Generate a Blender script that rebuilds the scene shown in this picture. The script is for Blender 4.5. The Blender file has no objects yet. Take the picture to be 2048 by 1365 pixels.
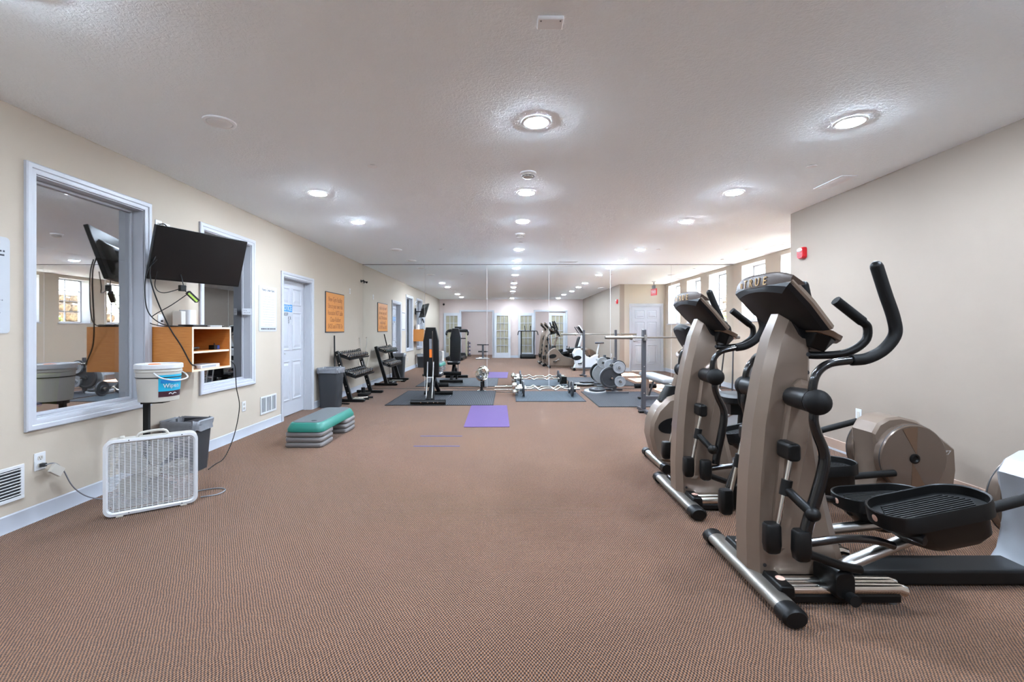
import bpy, math, random
from mathutils import Vector, Matrix
PI = math.pi
random.seed(7)
scene = bpy.context.scene
COL = scene.collection

# ------------------------------------------------------------------ camera, world, sun, exposure
cam_d = bpy.data.cameras.new('camera')
cam = bpy.data.objects.new('camera', cam_d)
COL.objects.link(cam)
cam.location = (0, 0, 1.29)
cam.rotation_euler = (PI / 2, 0, 0)
cam_d.sensor_width = 36
cam_d.lens = 910 / 2048 * 36
cam_d.shift_x = 9 / 2048
cam_d.shift_y = -21.5 / 2048
cam_d.clip_start = 0.05
scene.camera = cam

world = bpy.data.worlds.new('world')
scene.world = world
world.use_nodes = True
bg = world.node_tree.nodes['Background']
sky = world.node_tree.nodes.new('ShaderNodeTexSky')
sky.sky_type = 'NISHITA'
sky.sun_disc = False
sky.sun_elevation = math.radians(52)
sky.sun_rotation = math.radians(90)
world.node_tree.links.new(sky.outputs[0], bg.inputs[0])
bg.inputs[1].default_value = 1.8

sun_d = bpy.data.lights.new('sun', 'SUN')
sun_d.energy = 140.0
sun_d.angle = math.radians(0.6)
sun_d.color = (1.0, 0.98, 0.96)
sun = bpy.data.objects.new('sun', sun_d)
COL.objects.link(sun)
sun.location = (12, 4, 12)
sun.rotation_euler = Vector((-0.62, 0.12, -0.79)).to_track_quat('-Z', 'Y').to_euler()

scene.cycles.sample_clamp_indirect = 0
LAMP = 560.0          # radiance of the recessed lamps
scene.view_settings.view_transform = 'Standard'
scene.view_settings.look = 'None'
scene.view_settings.gamma = 1
scene.view_settings.use_curve_mapping = False
scene.view_settings.exposure = 0.86

# ------------------------------------------------------------------ materials
def S(r, g, b):
    f = lambda c: ((c / 255 + 0.055) / 1.055) ** 2.4 if c > 10 else c / 255 / 12.92
    return (f(r), f(g), f(b), 1)

def new_mat(name):
    m = bpy.data.materials.new(name)
    m.use_nodes = True
    nt = m.node_tree
    b = nt.nodes['Principled BSDF']
    return m, nt, b

def pm(name, col, rough=0.5, metal=0.0, var=0.06, vscale=9.0, bump=0.0, bscale=200.0, coat=0.0, spec=None, bdist=0.002):
    """procedural principled: noise-varied colour and roughness, optional noise bump"""
    m, nt, b = new_mat(name)
    c = S(*col)
    N, L = nt.nodes.new, nt.links.new
    tc = N('ShaderNodeTexCoord')
    nz = N('ShaderNodeTexNoise')
    nz.inputs['Scale'].default_value = vscale
    nz.inputs['Detail'].default_value = 3
    L(tc.outputs['Object'], nz.inputs['Vector'])
    mix = N('ShaderNodeMix'); mix.data_type = 'RGBA'
    mix.inputs[6].default_value = tuple(x * (1 - var) for x in c[:3]) + (1,)
    mix.inputs[7].default_value = tuple(min(1, x * (1 + var)) for x in c[:3]) + (1,)
    L(nz.outputs['Fac'], mix.inputs[0])
    L(mix.outputs[2], b.inputs['Base Color'])
    b.inputs['Roughness'].default_value = rough
    b.inputs['Metallic'].default_value = metal
    if spec is not None:
        b.inputs['Specular IOR Level'].default_value = spec
    b.inputs['Coat Weight'].default_value = coat
    if bump:
        n2 = N('ShaderNodeTexNoise')
        n2.inputs['Scale'].default_value = bscale
        n2.inputs['Detail'].default_value = 2
        L(tc.outputs['Object'], n2.inputs['Vector'])
        bp = N('ShaderNodeBump')
        bp.inputs['Strength'].default_value = bump
        bp.inputs['Distance'].default_value = bdist
        L(n2.outputs['Fac'], bp.inputs['Height'])
        L(bp.outputs['Normal'], b.inputs['Normal'])
    return m

def emis(name, col, strength):
    m, nt, b = new_mat(name)
    b.inputs['Base Color'].default_value = S(240, 240, 240)
    b.inputs['Emission Color'].default_value = S(*col)
    b.inputs['Emission Strength'].default_value = strength
    return m

def glass(name, refl, tint=(255, 255, 255), rough=0.0):
    m, nt, b = new_mat(name)
    N, L = nt.nodes.new, nt.links.new
    nt.nodes.remove(b)
    g = N('ShaderNodeBsdfGlossy'); g.inputs['Roughness'].default_value = rough
    t = N('ShaderNodeBsdfTransparent'); t.inputs['Color'].default_value = S(*tint)
    mx = N('ShaderNodeMixShader'); mx.inputs[0].default_value = refl
    L(t.outputs[0], mx.inputs[1]); L(g.outputs[0], mx.inputs[2])
    L(mx.outputs[0], nt.nodes['Material Output'].inputs['Surface'])
    return m

def carpet_mat():
    m, nt, b = new_mat('carpet')
    N, L = nt.nodes.new, nt.links.new
    tc = N('ShaderNodeTexCoord')
    ds = N('ShaderNodeTexNoise'); ds.inputs['Scale'].default_value = 11; ds.inputs['Detail'].default_value = 2
    L(tc.outputs['Object'], ds.inputs['Vector'])
    sc = N('ShaderNodeVectorMath'); sc.operation = 'MULTIPLY_ADD'
    L(ds.outputs['Color'], sc.inputs[0]); sc.inputs[1].default_value = (0.014, 0.014, 0); L(tc.outputs['Object'], sc.inputs[2])
    sep = N('ShaderNodeSeparateXYZ'); L(sc.outputs[0], sep.inputs[0])
    def wave(src, freq, ph=0.0):
        a = N('ShaderNodeMath'); a.operation = 'MULTIPLY_ADD'; L(src, a.inputs[0]); a.inputs[1].default_value = freq; a.inputs[2].default_value = ph
        s = N('ShaderNodeMath'); s.operation = 'SINE'; L(a.outputs[0], s.inputs[0])
        return s.outputs[0]
    wx = wave(sep.outputs['X'], 2 * PI / 0.0135); wy = wave(sep.outputs['Y'], 2 * PI / 0.021)
    pr = N('ShaderNodeMath'); pr.operation = 'MULTIPLY'; L(wx, pr.inputs[0]); L(wy, pr.inputs[1])
    fine = N('ShaderNodeTexNoise'); fine.inputs['Scale'].default_value = 85; fine.inputs['Detail'].default_value = 3
    L(tc.outputs['Object'], fine.inputs['Vector'])
    fa = N('ShaderNodeMath'); fa.operation = 'MULTIPLY_ADD'; L(fine.outputs['Fac'], fa.inputs[0]); fa.inputs[1].default_value = 1.2; fa.inputs[2].default_value = -0.6
    sm = N('ShaderNodeMath'); sm.operation = 'ADD'; L(pr.outputs[0], sm.inputs[0]); L(fa.outputs[0], sm.inputs[1])
    mr = N('ShaderNodeMapRange'); mr.inputs[1].default_value = -0.95; mr.inputs[2].default_value = 0.95; L(sm.outputs[0], mr.inputs[0])
    cr = N('ShaderNodeValToRGB')
    e = cr.color_ramp.elements
    e[0].position = 0.08; e[0].color = S(*CARPET[0])
    e[1].position = 0.95; e[1].color = S(*CARPET[2])
    k = e.new(0.5); k.color = S(*CARPET[1])
    L(mr.outputs[0], cr.inputs[0])
    big = N('ShaderNodeTexNoise'); big.inputs['Scale'].default_value = 1.3; big.inputs['Detail'].default_value = 4
    L(tc.outputs['Object'], big.inputs['Vector'])
    hs = N('ShaderNodeMapRange'); hs.inputs[3].default_value = 0.86; hs.inputs[4].default_value = 1.14; L(big.outputs['Fac'], hs.inputs[0])
    ml = N('ShaderNodeMix'); ml.data_type = 'RGBA'; ml.blend_type = 'MULTIPLY'; ml.inputs[0].default_value = 1
    L(cr.outputs[0], ml.inputs[6]); L(hs.outputs[0], ml.inputs[7])
    L(ml.outputs[2], b.inputs['Base Color'])
    b.inputs['Roughness'].default_value = 0.95
    b.inputs['Specular IOR Level'].default_value = 0.15
    b.inputs['Sheen Weight'].default_value = 0.15
    bp = N('ShaderNodeBump'); bp.inputs['Strength'].default_value = 0.8; bp.inputs['Distance'].default_value = 0.004
    L(sm.outputs[0], bp.inputs['Height']); L(bp.outputs['Normal'], b.inputs['Normal'])
    return m
CARPET = ((22, 9, 2), (88, 56, 36), (154, 110, 77))

def ceiling_mat():
    m, nt, b = new_mat('ceiling_paint')
    N, L = nt.nodes.new, nt.links.new
    tc = N('ShaderNodeTexCoord')
    v = N('ShaderNodeTexNoise'); v.inputs['Scale'].default_value = 34; v.inputs['Detail'].default_value = 4; v.inputs['Roughness'].default_value = 0.6
    v.inputs['Distortion'].default_value = 1.1
    L(tc.outputs['Object'], v.inputs['Vector'])
    r = N('ShaderNodeMapRange'); r.inputs[1].default_value = 0.42; r.inputs[2].default_value = 0.62; L(v.outputs['Fac'], r.inputs[0])
    bp = N('ShaderNodeBump'); bp.inputs['Strength'].default_value = 0.4; bp.inputs['Distance'].default_value = 0.005
    L(r.outputs[0], bp.inputs['Height']); L(bp.outputs['Normal'], b.inputs['Normal'])
    b.inputs['Base Color'].default_value = S(244, 250, 253)
    b.inputs['Roughness'].default_value = 0.9
    b.inputs['Specular IOR Level'].default_value = 0.2
    return m

def rubber_mat(name, col):
    return pm(name, col, rough=0.75, var=0.15, vscale=60, bump=0.3, bscale=300)

def wood_mat(name, col, dark):
    m, nt, b = new_mat(name)
    N, L = nt.nodes.new, nt.links.new
    tc = N('ShaderNodeTexCoord')
    mp = N('ShaderNodeMapping'); mp.inputs['Scale'].default_value = (3, 3, 40)
    L(tc.outputs['Object'], mp.inputs[0])
    nz = N('ShaderNodeTexNoise'); nz.inputs['Scale'].default_value = 3; nz.inputs['Detail'].default_value = 5
    L(mp.outputs[0], nz.inputs['Vector'])
    cr = N('ShaderNodeValToRGB'); cr.color_ramp.elements[0].color = S(*dark); cr.color_ramp.elements[1].color = S(*col)
    cr.color_ramp.elements[0].position = 0.3; cr.color_ramp.elements[1].position = 0.65
    L(nz.outputs['Fac'], cr.inputs[0]); L(cr.outputs[0], b.inputs['Base Color'])
    b.inputs['Roughness'].default_value = 0.45
    return m

def rock_mat():
    m, nt, b = new_mat('rock')
    N, L = nt.nodes.new, nt.links.new
    tc = N('ShaderNodeTexCoord')
    nz = N('ShaderNodeTexNoise'); nz.inputs['Scale'].default_value = 4; nz.inputs['Detail'].default_value = 8
    L(tc.outputs['Object'], nz.inputs['Vector'])
    cr = N('ShaderNodeValToRGB'); cr.color_ramp.elements[0].color = S(70, 60, 48); cr.color_ramp.elements[1].color = S(150, 130, 104)
    cr.color_ramp.elements[0].position = 0.35; cr.color_ramp.elements[1].position = 0.65
    L(nz.outputs['Fac'], cr.inputs[0]); L(cr.outputs[0], b.inputs['Base Color'])
    bp = N('ShaderNodeBump'); bp.inputs['Distance'].default_value = 0.05; L(nz.outputs['Fac'], bp.inputs['Height']); L(bp.outputs['Normal'], b.inputs['Normal'])
    b.inputs['Roughness'].default_value = 0.9
    return m

MT = {
    'carpet': carpet_mat(), 'ceiling': ceiling_mat(), 'rock': rock_mat(),
    'wall': pm('beige_wall_paint', (177, 165, 150), 0.75, var=0.02, vscale=2, bump=0.12, bscale=160, spec=0.25),
    'wall_taupe': pm('taupe_wall_paint', (147, 133, 121), 0.75, var=0.02, vscale=2, bump=0.12, bscale=160, spec=0.25),
    'wall_lilac': pm('grey_lilac_paint', (190, 174, 167), 0.75, var=0.02, vscale=2, bump=0.12, bscale=160, spec=0.25),
    'wall_dark': pm('charcoal_wall_paint', (86, 86, 90), 0.8, var=0.06, vscale=3),
    'trim': pm('white_trim_paint', (172, 173, 178), 0.4, var=0.02),
    'base_grey': pm('grey_rubber_base', (166, 169, 176), 0.45, var=0.03),
    'base_brown': pm('taupe_rubber_base', (158, 132, 116), 0.5, var=0.04),
    'door': pm('white_door_paint', (176, 177, 182), 0.4, var=0.02),
    'fixture': pm('fixture_white', (240, 242, 244), 0.45, var=0.015),
    'white': pm('white_plastic', (196, 196, 197), 0.35, var=0.02),
    'offwhite': pm('ivory_plastic', (180, 174, 164), 0.4, var=0.03),
    'paper': pm('white_paper', (170, 172, 176), 0.5, var=0.015),
    'bar_grey': pm('grey_steel_bar', (128, 122, 114), 0.36, metal=0.7, var=0.05),
    'black': pm('black_plastic', (9, 9, 9), 0.42, var=0.15, vscale=14, spec=0.3),
    'black_gloss': pm('black_gloss_paint', (10, 10, 11), 0.2, var=0.1, coat=0.3),
    'black_matte': pm('black_matte_metal', (12, 12, 12), 0.55, var=0.12, vscale=14, spec=0.3),
    'console_black': pm('charcoal_shell', (15, 15, 17), 0.5, spec=0.3, var=0.06, bump=0.15, bscale=500),
    'foam': pm('black_foam_grip', (10, 9, 9), 0.65, spec=0.25, var=0.15, vscale=40, bump=0.25, bscale=400),
    'vinyl': pm('black_vinyl', (9, 8, 8), 0.45, spec=0.3, var=0.12, vscale=20, bump=0.15, bscale=300),
    'grey_vinyl': pm('grey_vinyl', (150, 152, 152), 0.4, var=0.06),
    'screen': pm('tv_screen', (14, 14, 15), 0.28, var=0.02, spec=0.4),
    'taupe': pm('champagne_paint', (118, 102, 89), 0.32, metal=0.25, var=0.03, vscale=5, coat=0.25),
    'taupe_dark': pm('bronze_disc_paint', (106, 91, 80), 0.24, metal=0.35, var=0.04, vscale=4, coat=0.4),
    'taupe_mid': pm('bronze_trim', (108, 84, 66), 0.35, metal=0.3, var=0.06),
    'crest': pm('dark_bronze', (58, 42, 31), 0.4, metal=0.2, var=0.06, spec=0.3),
    'silver': pm('silver_paint', (190, 194, 200), 0.3, metal=0.5, var=0.03),
    'lightgrey': pm('light_grey_shroud', (206, 210, 214), 0.35, metal=0.1, var=0.03),
    'chrome': pm('chrome', (225, 222, 216), 0.12, metal=1.0, var=0.04),
    'steel': pm('brushed_steel', (176, 174, 170), 0.3, metal=1.0, var=0.08, vscale=30),
    'iron': pm('grey_cast_iron', (150, 152, 154), 0.5, metal=0.5, var=0.12, vscale=18, bump=0.2, bscale=220),
    'iron_dark': pm('dark_cast_iron', (54, 54, 56), 0.5, metal=0.4, var=0.15, vscale=18, bump=0.2, bscale=220),
    'upright': pm('graphite_paint', (72, 72, 76), 0.4, metal=0.3, var=0.06),
    'mat_dark': rubber_mat('black_ribbed_rubber', (14, 14, 16)),
    'mat_rib': rubber_mat('grey_rib_rubber', (66, 68, 74)),
    'mat_blue': rubber_mat('blue_grey_rubber', (34, 41, 48)),
    'mat_blue_rib': rubber_mat('pale_blue_grey_rubber', (74, 84, 92)),
    'purple': pm('purple_foam', (78, 53, 104), 0.8, var=0.05, vscale=30, bump=0.2, bscale=250),
    'tape': pm('blue_violet_tape', (58, 60, 112), 0.6, var=0.06),
    'green': pm('teal_plastic', (20, 104, 90), 0.45, var=0.06, bump=0.1, bscale=300),
    'step_top': pm('grey_step_rubber', (76, 79, 80), 0.75, var=0.08, vscale=60, bump=0.3, bscale=260),
    'riser': pm('grey_riser_plastic', (112, 107, 105), 0.5, var=0.05, bump=0.1, bscale=300),
    'orange': pm('orange_sign', (200, 126, 38), 0.5, var=0.04),
    'orange_label': pm('orange_label', (226, 116, 34), 0.5, var=0.04),
    'ink': pm('dark_ink', (50, 50, 56), 0.6, var=0.02),
    'ink_brown': pm('brown_ink', (132, 72, 22), 0.6, var=0.02),
    'ink_grey': pm('grey_ink', (150, 153, 158), 0.6, var=0.02),
    'blue_sign': pm('blue_sign', (22, 126, 190), 0.45, var=0.03),
    'red': pm('red_plastic', (190, 22, 30), 0.3, var=0.04),
    'cyan': pm('turquoise_label', (24, 160, 192), 0.4, var=0.06),
    'plum': pm('plum_label', (58, 24, 36), 0.4, var=0.05),
    'bag': pm('grey_plastic_bag', (122, 124, 128), 0.25, var=0.15, vscale=25, bump=0.5, bscale=40),
    'bin': pm('dark_grey_bin', (44, 46, 49), 0.5, var=0.05),
    'wood': wood_mat('honey_maple', (196, 128, 62), (178, 108, 46)),
    'wood_edge': pm('pale_edge_band', (212, 194, 168), 0.45, var=0.03),
    'lime': pm('lime_plastic', (176, 206, 70), 0.4, var=0.05),
    'chair_grey': pm('grey_green_fabric', (128, 126, 112), 0.85, var=0.06),
    'gold': pm('gold_lettering', (214, 178, 128), 0.35, metal=0.4, var=0.04),
    'sticker': pm('peach_sticker', (206, 164, 146), 0.5, var=0.08),
    'lime_tape': pm('lime_tape', (150, 180, 60), 0.5, var=0.05),
    'navy': pm('navy_rubber', (30, 52, 112), 0.45, var=0.08),
    'leaf': pm('leaf_green', (96, 150, 50), 0.6, var=0.35, vscale=6),
    'pale_ground': pm('pale_ground', (168, 158, 144), 0.95, var=0.2, vscale=5),  # kept pale so the ground bounces sun up to the ceiling
    'curtain': pm('cream_curtain', (158, 150, 126), 0.8, var=0.04),
    'lamp_on': emis('lamp_lens', (217, 235, 255), LAMP),
    'lamp_off': pm('frosted_lens', (226, 226, 224), 0.4, var=0.02),
    'pane1': glass('coated_glass', 0.6, (245, 245, 245)),
    'pane2': glass('dark_glass', 0.30, (150, 150, 155)),
    'pane': glass('clear_glass', 0.06),
    'mirror': None,
    'slot': pm('dark_slot', (40, 40, 42), 0.8, var=0.05),
    'vent_dark': pm('grey_slot', (118, 118, 122), 0.7, var=0.05),
}
_m, _nt, _b = new_mat('mirror_silver')
_b.inputs['Base Color'].default_value = (0.93, 0.945, 0.94, 1); _b.inputs['Metallic'].default_value = 1; _b.inputs['Roughness'].default_value = 0.0
MT['mirror'] = _m

# ------------------------------------------------------------------ mesh helpers
def rrect(w, h, r, n=5):
    """rounded rectangle outline centred on the origin"""
    out = []
    for cx, cy, a0 in ((w / 2 - r, h / 2 - r, 0), (-w / 2 + r, h / 2 - r, PI / 2), (-w / 2 + r, -h / 2 + r, PI), (w / 2 - r, -h / 2 + r, 1.5 * PI)):
        for i in range(n + 1):
            a = a0 + PI / 2 * i / n
            out.append((cx + r * math.cos(a), cy + r * math.sin(a)))
    return out

def smooth_path(pts, k=6):
    """Catmull-Rom through the points"""
    P = [Vector(p) for p in pts]
    P = [2 * P[0] - P[1]] + P + [2 * P[-1] - P[-2]]
    out = []
    for i in range(1, len(P) - 2):
        a, b, c, d = P[i - 1], P[i], P[i + 1], P[i + 2]
        for j in range(k):
            t = j / k
            out.append(0.5 * ((2 * b) + (c - a) * t + (2 * a - 5 * b + 4 * c - d) * t * t + (3 * b - a - 3 * c + d) * t ** 3))
    out.append(P[-2])
    return out

class MB:
    def __init__(s):
        s.v, s.f = [], []
    def add(s, vs, fs, M=None):
        o = len(s.v)
        s.v += [tuple(M @ Vector(p)) if M is not None else tuple(p) for p in vs]
        s.f += [tuple(o + i for i in f) for f in fs]
        return s
    def box(s, x0, x1, y0, y1, z0, z1, M=None):
        vs = [(x, y, z) for z in (z0, z1) for y in (y0, y1) for x in (x0, x1)]
        fs = [(0, 2, 3, 1), (4, 5, 7, 6), (0, 1, 5, 4), (2, 6, 7, 3), (0, 4, 6, 2), (1, 3, 7, 5)]
        return s.add(vs, fs, M)
    def cbox(s, c, d, M=None):
        return s.box(c[0] - d[0] / 2, c[0] + d[0] / 2, c[1] - d[1] / 2, c[1] + d[1] / 2, c[2] - d[2] / 2, c[2] + d[2] / 2, M)
    def loft(s, rings, cap=True, closed=False, M=None):
        n = len(rings[0]); vs = [p for r in rings for p in r]; fs = []
        m = len(rings)
        for i in range(m if closed else m - 1):
            a, b = i * n, ((i + 1) % m) * n
            for j in range(n):
                k = (j + 1) % n
                fs.append((a + j, a + k, b + k, b + j))
        if cap and not closed:
            fs.append(tuple(reversed(range(n)))); fs.append(tuple((m - 1) * n + j for j in range(n)))
        return s.add(vs, fs, M)
    def tube(s, pts, r, n=10, k=0, flat=1.0, cap=True, M=None, closed=False):
        """tube along pts; r a number or one per point; flat scales the second axis"""
        P = [Vector(p) for p in pts]
        R = r if isinstance(r, (list, tuple)) else [r] * len(P)
        if k:
            m = len(P)
            P = smooth_path(P, k)
            R = [R[min(m - 1, i // k)] * (1 - (i % k) / k) + R[min(m - 1, i // k + 1)] * ((i % k) / k) for i in range(len(P))]
        T = []
        for i in range(len(P)):
            if closed:
                t = P[(i + 1) % len(P)] - P[i - 1]
            else:
                t = P[min(i + 1, len(P) - 1)] - P[max(i - 1, 0)]
            T.append(t.normalized())
        up = Vector((0, 0, 1)) if abs(T[0].z) < 0.9 else Vector((0, 1, 0))
        u = T[0].cross(up).normalized()
        rings = []
        for i, p in enumerate(P):
            u = (u - T[i] * u.dot(T[i])).normalized()
            w = T[i].cross(u)
            rings.append([p + u * (R[i] * math.cos(2 * PI * j / n)) + w * (R[i] * flat * math.sin(2 * PI * j / n)) for j in range(n)])
        return s.loft(rings, cap, closed, M)
    def cyl(s, p0, p1, r0, r1=None, n=16, M=None):
        return s.tube([p0, p1], [r0, r0 if r1 is None else r1], n, M=M)
    def prism(s, poly, lo, hi, axis='Y', M=None):
        """extrude a 2D outline along an axis: Y -> (x,z), X -> (y,z), Z -> (x,y)"""
        f = {'Y': lambda a, b, c: (a, c, b), 'X': lambda a, b, c: (c, a, b), 'Z': lambda a, b, c: (a, b, c)}[axis]
        return s.loft([[f(a, b, lo) for a, b in poly], [f(a, b, hi) for a, b in poly]], True, False, M)
    def lathe(s, prof, n=24, M=None, cap=True):
        """profile (r, z) turned about Z"""
        return s.loft([[(r * math.cos(2 * PI * j / n), r * math.sin(2 * PI * j / n), z) for j in range(n)] for r, z in prof], cap, False, M)
    def ball(s, c, r, n=14, m=9, M=None):
        if not isinstance(r, (tuple, list)): r = (r, r, r)
        rings = []
        for i in range(m + 1):
            a = -PI / 2 + PI * i / m
            q = max(0.02, math.cos(a))
            rings.append([(c[0] + r[0] * q * math.cos(2 * PI * j / n), c[1] + r[1] * q * math.sin(2 * PI * j / n), c[2] + r[2] * math.sin(a)) for j in range(n)])
        return s.loft(rings, True, False, M)
    def mesh(s, name, ang=38):
        me = bpy.data.meshes.new(name)
        me.from_pydata(s.v, [], s.f)
        import bmesh
        bm = bmesh.new(); bm.from_mesh(me)
        bmesh.ops.recalc_face_normals(bm, faces=bm.faces)
        bm.to_mesh(me); bm.free()
        me.polygons.foreach_set('use_smooth', [True] * len(me.polygons))
        me.set_sharp_from_angle(angle=math.radians(ang))
        me.update()
        return me
    def obj(s, name, mat, parent=None, bevel=0.0, seg=2, ang=38, loc=None, rz=None):
        me = s.mesh(name, ang)
        o = bpy.data.objects.new(name, me)
        COL.objects.link(o)
        me.materials.append(MT[mat] if isinstance(mat, str) else mat)
        if parent is not None: o.parent = parent
        if bevel:
            b = o.modifiers.new('bevel', 'BEVEL'); b.width = bevel; b.segments = seg; b.limit_method = 'ANGLE'; b.angle_limit = math.radians(40)
            b.harden_normals = False
        if loc is not None: o.location = loc
        if rz is not None: o.rotation_euler = (0, 0, rz)
        return o

def AX(p, d):
    """matrix that stands the Z axis of a lathe along d at p"""
    return Matrix.Translation(Vector(p)) @ Vector(d).to_track_quat('Z', 'Y').to_matrix().to_4x4()

def tag(o, label, cat, group=None):
    o['label'] = label; o['category'] = cat
    if group: o['group'] = group
    return o
def thing(name, label, cat, loc=(0, 0, 0), rz=0, group=None):
    o = bpy.data.objects.new(name, None)
    COL.objects.link(o)
    o.empty_display_size = 0.1
    o.location = loc; o.rotation_euler = (0, 0, rz)
    return tag(o, label, cat, group)
def struct(o, label=None):
    o['kind'] = 'structure'
    if label: o['label'] = label
    return o
def sroot(name, loc=(0, 0, 0), rz=0):
    o = bpy.data.objects.new(name, None); COL.objects.link(o)
    o.location = loc; o.rotation_euler = (0, 0, rz); o['kind'] = 'structure'
    return o
def link_copy(src, parent=None, loc=None):
    c = src.copy(); COL.objects.link(c); c.parent = parent
    if loc is not None: c.location = loc
    return c
def copy_tree(src, parent=None, loc=None, rz=None, label=None):
    c = link_copy(src, parent, loc)
    if rz is not None: c.rotation_euler = (0, 0, rz)
    if label: c['label'] = label
    for ch in list(src.children): copy_tree(ch, c)
    return c
def text(name, body, size, mat, parent, loc, rot, align='CENTER', ext=0.0006, shear=0.0, xs=1.0):
    cu = bpy.data.curves.new(name, 'FONT')
    cu.body = body; cu.size = size; cu.align_x = align; cu.align_y = 'CENTER'; cu.extrude = ext; cu.shear = shear
    cu.resolution_u = 3
    cu.materials.append(MT[mat])
    tmp = bpy.data.objects.new(name, cu)
    me = bpy.data.meshes.new_from_object(tmp)
    me.name = name
    bpy.data.objects.remove(tmp)
    if not me.materials: me.materials.append(MT[mat])
    o = bpy.data.objects.new(name, me); COL.objects.link(o)
    o['kind'] = 'stuff'
    o.parent = parent; o.location = loc; o.rotation_euler = rot
    o.scale = (xs, 1, 1)
    return o
ORD = ['first', 'second', 'third', 'fourth', 'fifth', 'sixth', 'seventh', 'eighth', 'ninth', 'tenth', 'eleventh', 'twelfth']
# ------------------------------------------------------------------ the room
XL, XR, XW, YM, YB, H = -3.19, 3.53, 4.97, 10.0, -1.3, 2.74
YR = 5.67     # where the near right wall ends and the window bay begins

fl = MB(); fl.box(-8.4, 5.3, -4.2, 10.2, -0.1, 0)
struct(fl.obj('floor', 'carpet'), 'brown woven loop carpet over the whole gym floor')
ce = MB(); ce.box(-8.4, 5.3, -4.2, 10.2, H, H + 0.15)
struct(ce.obj('ceiling', 'ceiling'), 'white knockdown textured ceiling')

def wall_with_holes(name, mat, axis, pos, thick, a0, a1, z0, z1, holes, label=None):
    """a wall in the plane axis=pos; holes (a0,a1,z0,z1) cut clean through; thick is signed"""
    m = MB()
    cuts = sorted(holes)
    def put(b0, b1, c0, c1):
        if b1 - b0 < 1e-4 or c1 - c0 < 1e-4: return
        lo, hi = min(pos, pos + thick), max(pos, pos + thick)
        if axis == 'X': m.box(lo, hi, b0, b1, c0, c1)
        else: m.box(b0, b1, lo, hi, c0, c1)
    cur = a0
    for h0, h1, hz0, hz1 in cuts:
        put(cur, h0, z0, z1); put(h0, h1, z0, hz0); put(h0, h1, hz1, z1); cur = h1
    put(cur, a1, z0, z1)
    return struct(m.obj(name, mat), label)

W1 = (3.07, 3.99, 0.685, 2.345)
W2 = (4.77, 5.66, 0.685, 2.345)
D1 = (6.47, 7.39, 0.0, 2.06)
wall_with_holes('wall_left', 'wall', 'X', XL, -0.16, YB, YM + 0.2, 0, H, [W1, W2, D1], 'beige painted left wall')
wall_with_holes('wall_right', 'wall_taupe', 'X', XR, 0.15, YB, YR, 0, H, [], 'taupe painted near right wall')
D2 = (3.905, 4.835, 0.0, 2.06)
wall_with_holes('wall_return', 'wall', 'Y', YR, -0.12, XR + 0.15, XW, 0, H, [D2], 'beige wall around the white panel door')
WIN = [(5.93, 6.88, 1.49, 2.66), (7.39, 8.28, 1.49, 2.66), (8.77, 9.66, 1.49, 2.66)]
wall_with_holes('wall_window_bay', 'wall', 'X', XW, 0.33, YR - 0.12, YM + 0.2, 0, H, WIN, 'beige wall with three deep window recesses')
wall_with_holes('wall_far', 'wall', 'Y', YM + 0.02, 0.15, XL - 0.16, XW + 0.33, 0, H, [], 'far wall behind the mirrors')
BO1 = (-2.18, -0.70, 0.0, 2.17)
BO2 = (1.30, 2.74, 0.0, 2.17)
wall_with_holes('wall_back', 'wall_lilac', 'Y', YB, -0.15, XL - 0.16, XR + 0.15, 0, H, [BO1, BO2], 'grey lilac back wall with two openings')
m = MB(); m.box(-3.7, 3.8, -4.15, -4.0, 0, H); m.box(-3.85, -3.7, -4.15, YB - 0.15, 0, H); m.box(3.8, 3.95, -4.15, YB - 0.15, 0, H)
struct(m.obj('wall_back_room', 'wall_lilac'), 'grey lilac walls of the room through the openings')
m = MB(); m.box(-8.35, -8.2, 1.2, 9.65, 0, H); m.box(-8.2, -6.9, 9.5, 9.65, 0, H); m.box(-8.2, XL - 0.16, 1.2, 1.35, 0, H)
struct(m.obj('wall_adjoining', 'wall'), 'beige walls of the room behind the interior windows')
m = MB(); m.box(-6.9, XL - 0.16, 9.5, 9.65, 0, H)
struct(m.obj('wall_adjoining_end', 'wall_dark'), 'charcoal end wall seen through the interior window')

def mitre_frame(corners, out, prof, nrm, closed=True):
    """moulding swept round corners; out = outward diagonal per corner; prof (offset, proud)"""
    rings = [[Vector(c) + Vector(o) * d + Vector(nrm) * h for d, h in prof] for c, o in zip(corners, out)]
    return MB().loft(rings, not closed, closed)
CAS = [(0, -0.001), (0, 0.012), (0.012, 0.016), (0.03, 0.016), (0.036, 0.022), (0.062, 0.024), (0.07, 0.018), (0.07, -0.001)]

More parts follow.
